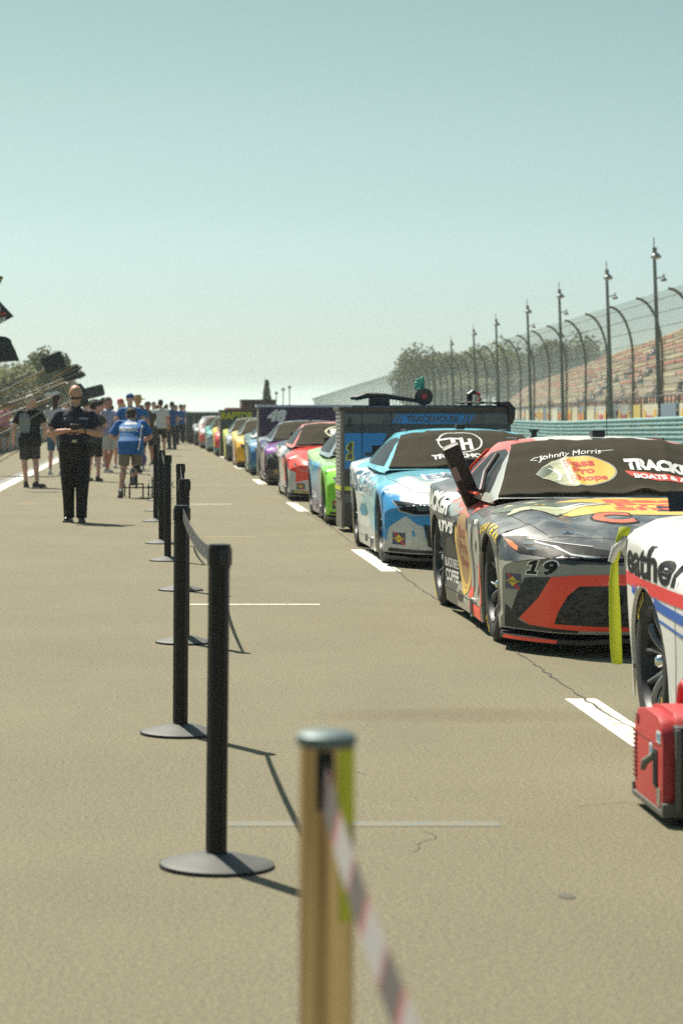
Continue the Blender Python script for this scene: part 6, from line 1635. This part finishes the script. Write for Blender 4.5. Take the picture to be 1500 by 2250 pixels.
def backp(sh, m, name): return project(([(-x, y) for x, y in sh[0]], sh[1]), bv, (0, 0, 0), (1, 0, 0), (0, 0, 1), (0, -1, 0), .005, .02, 2).build(name, m, t)
backp(text_fit('FASTENAL', .31, .068, .05, .25, cx=-.035, cy=1.12, rot=-.03), white, 'back_lettering')
backp(text_fit('TECHNOLOGIES', .17, .02, .03, 0, cx=0, cy=1.235), white, 'shoulder_lettering'); backp(rect2d(-.10, .10, 1.205, 1.22), white, 'shoulder_line')
backp(strip2d([(.19, 1.19), (.165, 1.11), (.155, 1.0), (.14, .88), (.12, .78)], .022), white, 'side_piping')
s = thing('knee_scooter', 'black knee scooter with thin wheels under the man in the blue lettered shirt', 'scooter', (PX + .09, PY, 0))
sk = mat('scooter_black', (.012, .018, .016), .4)
q = MB(); q.tube([(0, -.1, .17), (0, .55, .20)], .02, 8); q.tube([(-.26, -.1, .17), (.26, -.1, .17)], .012, 6); q.tube([(-.11, -.1, .12), (-.11, -.1, .23), (.11, -.1, .23), (.11, -.1, .12)], .012, 6); q.tube([(0, .1, .18), (0, .12, .40)], .02, 8); q.tube([(0, .5, .2), (0, .45, .98)], .016, 8); q.tube([(-.22, .45, .98), (.22, .45, .98)], .014, 8); q.build('frame', sk, s, smooth=True)
for (x, y, r) in ((-.11, -.1, .12), (.11, -.1, .12), (.26, -.1, .17), (-.2, .5, .12), (.2, .5, .12)):
    q = MB(); q.lathe([(r - .02, -.012), (r, -.012), (r, .012), (r - .02, .012)], 26, 'x', (x, y, r), close=True); q.lathe([(.001, -.008), (.03, -.008), (.03, .008), (.001, .008)], 12, 'x', (x, y, r)); q.build('wheel', rubber, s, smooth=True)
q = MB(); q.box(-.10, .10, .02, .35, .40, .46); q.build('knee_pad', black, s, bevel=.02)
q = MB(); q.ell((0, 0, 0), .07, .11, .11); b_ = thing('violet_helmet', 'violet round ball hanging in front of the scooter rider', 'ball', (PX + .19, PY + .35, .62)); q.build('shell', mat('violet_plastic', (.10, .08, .28), .35), b_, smooth=True)
q = MB(); q.capsule((-.10, .02, .48), .062, (-.05, -.12, .44), .06); o = link('knee_brace', remesh(q, 'knee_brace', bk, .01, 2), t)

# bystanders
wsh = mat('white_shoe', (.6, .6, .56), .6); lav = mat('lavender_cloth', (.34, .34, .48), .8); whs = mat('white_shorts_cloth', (.50, .50, .46), .8); bsk = mat('black_shorts', (.015, .015, .016), .8)
def W2(px, Y): return ((px - 345) / FPX * Y, Y, 0)
st_ = pose(elL=V((.22, -.05, 1.14)), wrL=V((.05, -.22, 1.12)), wrR=V((-.30, -.05, .92)), ankR=V((-.16, -.08, .09)), ankL=V((.08, .08, .09)))
person('man in a lavender shirt and white shorts standing side-on behind the bald man', W2(238, 56), R(55), st_, lav, whs, wsh, skin_c, vox=.014, hair=mat('grey_short_hair', (.16, .11, .09), .8))
photo = pose(elL=V((.22, -.14, 1.22)), wrL=V((.08, -.24, 1.52)), elR=V((-.22, -.14, 1.22)), wrR=V((-.08, -.24, 1.52)), hdL=V((-.3, 0, 1)), hdR=V((.3, 0, 1)))
person('dark haired person in black shorts just right of the bald man, raising a camera', W2(207, 49), R(150), photo, mat('dark_grey_cloth', (.04, .045, .045), .8), bsk, mat('black_shoe2', (.02, .02, .02), .7), skin_b, vox=.014, hair=mat('dark_brown_hair', (.02, .013, .01), .8), scale=.93)
person('person in a pink top and pale shorts behind the person in black shorts', W2(221, 62), R(160), photo, mat('pink_cloth', (.45, .20, .17), .8), mat('pale_blue_shorts', (.40, .44, .40), .8), wsh, skin_b, vox=.015, hair=MATS['dark_brown_hair'], scale=.98)
person('person with white top and denim shorts half hidden behind the bald man', W2(123, 54), R(170), pose(), mat('white_top_cloth', (.48, .48, .47), .8), mat('denim_cloth', (.06, .13, .20), .8), wsh, skin_b, vox=.015, hair=MATS['brown_hair'], hairstyle='long', scale=1.03)
person('man in a blue cap and blue shirt with his back turned, beyond the scooter rider', W2(286, 55), math.pi, pose(fat=1.1, elL=V((.32, 0, 1.18)), wrL=V((.12, -.2, 1.25)), elR=V((-.32, 0, 1.18)), wrR=V((-.12, -.2, 1.25))), bl_, bsk, None, skin_b, vox=.014, cap_=(mat('blue_cap', (.01, .06, .24), .7), 'cap'), scale=1.04)
person('person in a pink cap raising a phone, between lavender and blue shirts', W2(265, 60), R(170), photo, mat('beige_cloth', (.42, .33, .28), .8), whs, wsh, skin_b, vox=.015, cap_=(mat('pink_cap', (.55, .10, .10), .8), 'cap'), scale=.99)
person('person in a straw hat and blue shirt right behind the scooter rider', W2(303, 58), math.pi, pose(), mat('mid_blue_cloth', (.02, .14, .30), .8), bsk, wsh, skin_a, vox=.015, cap_=(mat('straw', (.50, .34, .14), .85, bump=.3, bscale=80), 'straw'), scale=1.02)
person('bare-armed person in a dark top holding up a phone, right of the straw hat', W2(325, 64), R(200), photo, mat('dark_top_cloth', (.05, .035, .03), .8), bsk, mat('teal_shoe', (.03, .08, .09), .7), skin_c, vox=.015, cap_=(mat('olive_cap', (.10, .08, .06), .8), 'cap'), scale=.96)
person('dark haired person in a white shirt standing by the far end of the stanchion row', W2(353, 78), math.pi, pose(), mat('bright_white_cloth', (.60, .62, .62), .8), bsk, None, skin_a, vox=.016, hair=MATS['dark_brown_hair'], scale=1.03)
arm = [o for o in bpy.data.objects if False]
proto = {}
proto['stand'] = person('white-shirted crew member in dark trousers at the far end beside the pink cars', W2(405, 112), .3, pose(), MATS['bright_white_cloth'], bsk, None, skin_b, vox=.02, bot='trousers', hair=MATS['dark_brown_hair'])[0]
proto['cross'] = person('person in a blue shirt with folded arms among the far crowd', W2(397, 108), math.pi, pose(elL=V((.23, -.06, 1.14)), wrL=V((-.05, -.2, 1.18)), elR=V((-.23, -.06, 1.14)), wrR=V((.05, -.22, 1.14))), bl_, bsk, None, skin_b, vox=.02, bot='trousers', hair=MATS['brown_hair'])[0]
proto['photo'] = person('person raising both arms with a camera in front of the pit boards', W2(190, 66), math.pi, photo, mat('light_grey_cloth', (.3, .3, .3), .8), bsk, None, skin_b, vox=.02, hair=MATS['dark_brown_hair'])[0]
cl = [mat('crowd_%d' % i, c, .8) for i, c in enumerate([(.02, .08, .25), (.5, .5, .48), (.03, .03, .03), (.3, .06, .05), (.2, .2, .22), (.35, .28, .2), (.02, .12, .13), (.5, .2, .25), (.10, .14, .18)])]
random.seed(44)
names = ['blue', 'white', 'black', 'red', 'grey', 'tan', 'teal', 'pink', 'slate']
spots = [(338, 88), (345, 95), (362, 112), (378, 90), (386, 104), (366, 118), (150, 88), (212, 84), (225, 96), (246, 88), (270, 104), (10, 84), (311, 96), (400, 124)]
for i, (px, Y) in enumerate(spots):
    k = ('stand', 'cross', 'photo')[i % 3]; ci = random.randrange(9)
    where = 'by the far cars' if px > 330 else 'in the crowd beside the pit wall' if px > 120 else 'below the slanted poles at the left'
    dup(proto[k], W2(px, Y), random.uniform(-3.1, 3.1) if k != 'photo' else math.pi, '%s-shirted onlooker %s, blurred' % (names[ci], where), 'onlookers crowding the pit lane', {'shirt': cl[ci], 'trousers': cl[(2, 4, 8, 5)[ci % 4]] if i % 2 else bsk, 'shorts': bsk}, random.uniform(.93, 1.05))

# seated and standing spectators in the grandstand
b = MB(); b.rings([((0, 0, .0), .13, .22), ((0, 0, .2), .17, .17), ((0, 0, .55), .2, .12), ((0, 0, .62), .08, .07)], 8); b.tube([(-.1, 0, .12), (-.12, -.4, .12), (-.12, -.4, -.25)], .075, 6); b.tube([(.1, 0, .12), (.12, -.4, .12), (.12, -.4, -.25)], .075, 6)
sp_me = b.mesh('clothes', cl[0], True); b = MB(); b.ell((0, -.02, .78), .10, .11, .13, None, 8, 6); b.tube([(.2, 0, .5), (.24, -.2, .3), (.12, -.35, .28)], .045, 5); b.tube([(-.2, 0, .5), (-.24, -.2, .3), (-.12, -.35, .28)], .045, 5); sk_me = b.mesh('skin', skin_b, True)
random.seed(9)
for i in range(46):
    Y = random.choice([random.uniform(85, 180), random.uniform(110, 260)]); r = min(NR - 1, int(abs(random.gauss(0, 4)))); ci = random.randrange(9)
    t = thing('spectator', '%s-clothed spectator seated low in the grandstand' % names[ci] if r < 4 else '%s-clothed spectator seated higher up in the grandstand' % names[ci], 'person', (GX(Y, r * DD + .25), Y, .9 + r * DH + .25), R(-75) + random.uniform(-.4, .4), 'spectators in the grandstand')
    o = link('clothes', sp_me, t); setm(o, cl[ci]); link('skin', sk_me, t)

# ------------------------------------------------------------------ left side: pit wall, boards on long poles, hoses
pw = thing('pit_wall', 'low pale pit wall along the left side behind the crowd', 'wall', (-5.6, 20, 0))
wallm = mat('pit_wall_concrete', (.30, .29, .26), .8, var=.2, vscale=2)
for i in range(34):
    b = MB(); b.box(-.15, .15, i * 4.5, i * 4.5 + 4.47, 0, .95); b.build('wall_block', wallm, pw)
    if i % 2 == 0: b = MB(); b.box(.15, .154, i * 4.5 + .1, i * 4.5 + 4.3, .3, .75); b.build('blue_band', mat('pit_wall_blue', (.04, .16, .26), .6), pw)
boardm = mat('board_black', (.006, .012, .013), .45); polem = mat('pole_grey', (.24, .23, .19), .45, .3); orng = mat('orange_hose', (.50, .27, .03), .5)
def rrect(w, h, r, n=4):
    out = []
    for cx, cy, a0 in ((w / 2 - r, h / 2 - r, 0), (-w / 2 + r, h / 2 - r, 90), (-w / 2 + r, -h / 2 + r, 180), (w / 2 - r, -h / 2 + r, 270)):
        for i in range(n + 1): a = R(a0 + 90 * i / n); out.append((cx + r * math.cos(a), cy + r * math.sin(a)))
    return out
def board(label, px, py, Y, shape, tilt, plen=3.4, slope=-27, hose=True, m=boardm):
    x = (px - 345) / FPX * Y; z = 1.41 - (py - 905) / FPX * Y
    t = thing('pit_board', label, 'pit board', (x, Y, z), 0, 'black pit boards on long slanted poles'); ca, sa = math.cos(R(tilt)), math.sin(R(tilt))
    pol = [(a * ca - b_ * sa, a * sa + b_ * ca) for a, b_ in shape]
    b = MB(); b.prism(pol, lambda a, c: (a, -.02, c), lambda a, c: (a, .02, c)); b.build('board', m, t, bevel=.006)
    b = MB(); d = V((-math.cos(R(slope)) , .12, math.sin(R(slope)))); L = plen
    s0 = V((.12, .035, 0)); b.tube([s0, s0 + d * L * .5 + V((0, 0, -.03)), s0 + d * L], [.014, .018, .022], 8); b.build('pole', polem, t, smooth=True)
    if hose:
        b = MB(); s1 = V((-.1, .04, -.12)); b.tube([s1, s1 + d * L * .3 + V((0, 0, -.12)), s1 + d * L * .65 + V((0, 0, -.2)), s1 + d * L + V((0, 0, -.05))], .012, 6); b.build('orange_hose', orng, t, smooth=True)
    return t, pol
t, pol = board('black pit board with yellow corner and red stripe at the top left picture edge', -14, 676, 55, [(.47, -.2), (.03, .27), (.23, .70), (.17, .72), (-.9, .67), (-.9, -.63), (.03, -.43)], 0, 4.2, -27, False)
q = MB(); q.prism([(.05, .32), (.19, .675), (-.17, .65), (-.5, .5)], lambda a, c: (a, -.026, c), lambda a, c: (a, -.021, c)); q.build('yellow_field', mat('board_yellow', (.55, .40, .02), .6), t)
flatprint('board_lettering', text_fit('KE', .20, .10, .04, .2, cx=.20, cy=-.28, rot=.22), white, t, (0, -.023, 0), (1, 0, 0), (0, 0, 1)); flatprint('board_lettering', text_fit('IN', .17, .10, .04, .2, cx=.09, cy=-.05, rot=.22), white, t, (0, -.023, 0), (1, 0, 0), (0, 0, 1))
flatprint('red_line', strip2d([(-.33, -.27), (.28, -.125)], .037), redl, t, (0, -.0235, 0), (1, 0, 0), (0, 0, 1))
board('black bell-shaped pit board at the left edge below the lettered one', 6, 766, 44, [(.30, -.235), (.24, -.05), (.18, .08), (.16, .16), (.08, .21), (-.05, .235), (-.3, .23), (-.3, -.25)], 2, 4.4)
board('square black pit board with rounded corners, standing clear against the sky', 118, 797, 62, rrect(.56, .44, .05), 22, 4.8, -26)
board('black pit board overlapping the right of the square one', 158, 820, 74, rrect(.60, .42, .05), 12, 4.6, -22)
board('narrow slanted pit board tip right of the overlapping boards', 177, 824, 84, [(.20, .02), (.1, .12), (-.2, .14), (-.22, -.1), (0, -.14), (.17, -.03)], -4, 4.6, -20)
board('tall black pit board directly behind the bald head', 176, 868, 66, [(.22, -.36), (.2, .1), (.05, .32), (-.12, .30), (-.25, -.3)], 4, 4.2, -24)
board('wide black pit board just right of the bald man', 208, 861, 90, rrect(.74, .44, .09), 14, 5, -24)
board('small rounded pit board above the pink top', 210, 888, 100, rrect(.55, .42, .18), 0, 5, -22)
board('smallest round pit board beside the lavender shirt', 228, 884, 112, rrect(.42, .46, .2), 0, 5, -22)
board('pale metal board lying nearly flat above the white-haired man', 115, 868, 56, [(.20, .06), (.12, .0), (-.15, -.03), (-.22, .03), (-.1, .05), (.1, .09)], 0, 3.6, -20, True, mat('pale_metal_board', (.5, .52, .5), .25, .6))
random.seed(17)
for i in range(12):
    Y = random.uniform(40, 75); px = random.uniform(60, 175); py = random.uniform(800, 930); sl = random.uniform(-34, -18)
    x = (px - 345) / FPX * Y; z = 1.41 - (py - 905) / FPX * Y
    t = thing('fuel_pole', '%s pole slanting down to the left among the pit boards' % ('thin grey', 'orange')[i % 3 == 0], 'pole', (x, Y, z), 0, 'slanted poles over the pit wall')
    b = MB(); L = 4.6; b.tube([(0, 0, 0), (-math.cos(R(sl)) * L * .5, 0, math.sin(R(sl)) * L * .5 - .05), (-math.cos(R(sl)) * L, 0, math.sin(R(sl)) * L)], .013, 6); b.build('pole', orng if i % 3 == 0 else polem, t, smooth=True)
    b = MB(); b.ell((.02, 0, .01), .045, .03, .035); b.build('end_fitting', polem, t, smooth=True)
# pit boxes and gear behind the wall
for i, (Y, h, w, cn) in enumerate(((48, 1.75, 2.4, 2), (57, 1.3, 2.0, 8), (66, 1.9, 2.6, 2), (78, 1.5, 2.2, 4), (90, 1.8, 2.5, 2), (104, 1.6, 2.4, 0))):
    t = thing('pit_cart', ('dark canopied', 'slate', 'tall black', 'grey', 'far black', 'far blue')[i] + ' pit cart behind the wall at the left', 'pit cart', (-7.6, Y, 0), 0, 'carts behind the pit wall')
    b = MB(); b.box(0, w * .6, 0, 1.6, .25, h * .62); b.build('cabinet', cl[cn], t, bevel=.03)
    b = MB(); b.prism([(-.3, h), (w * .75, h + .08), (w * .75, h + .14), (w * .3, h + .26), (-.3, h + .06)], lambda x, z: (x, -.2, z), lambda x, z: (x, 1.9, z)); b.build('canopy', boardm, t)
    for (x, y) in ((-.2, -.1), (w * .7, -.1), (-.2, 1.8), (w * .7, 1.8)): b = MB(); b.tube([(x, y, 0), (x, y, h + .05)], .03, 6); b.build('canopy_pole', polem, t)
    for x in (.2, w * .45): b = MB(); b.lathe([(.001, -.06), (.18, -.06), (.18, .06), (.001, .06)], 16, 'y', (x, 0, .18)); b.build('wheel', rubber, t)
    for k in range(3): b = MB(); b.box(.1 + .4 * k, .4 + .4 * k, -.012, 0, .35 + .1 * (k % 2), .8); b.build('drawer', cl[(i + k * 2) % 9], t)
# ------------------------------------------------------------------ thin summer haze
hz = MB(); hz.box(-70, 130, -8, 900, -1.2, 13.0)
hm_ = bpy.data.materials.new('haze'); hm_.use_nodes = True; hn = hm_.node_tree.nodes; hn.clear()
ho = hn.new('ShaderNodeOutputMaterial'); hv = hn.new('ShaderNodeVolumePrincipled')
hv.inputs['Color'].default_value = (.86, .95, .92, 1); hv.inputs['Density'].default_value = .00045; hv.inputs['Anisotropy'].default_value = .0
hm_.node_tree.links.new(hv.outputs[0], ho.inputs['Volume'])
tag(hz.build('haze', hm_), None, None, kind='stuff')
SC.cycles.volume_bounces = 0; SC.cycles.volume_max_steps = 32
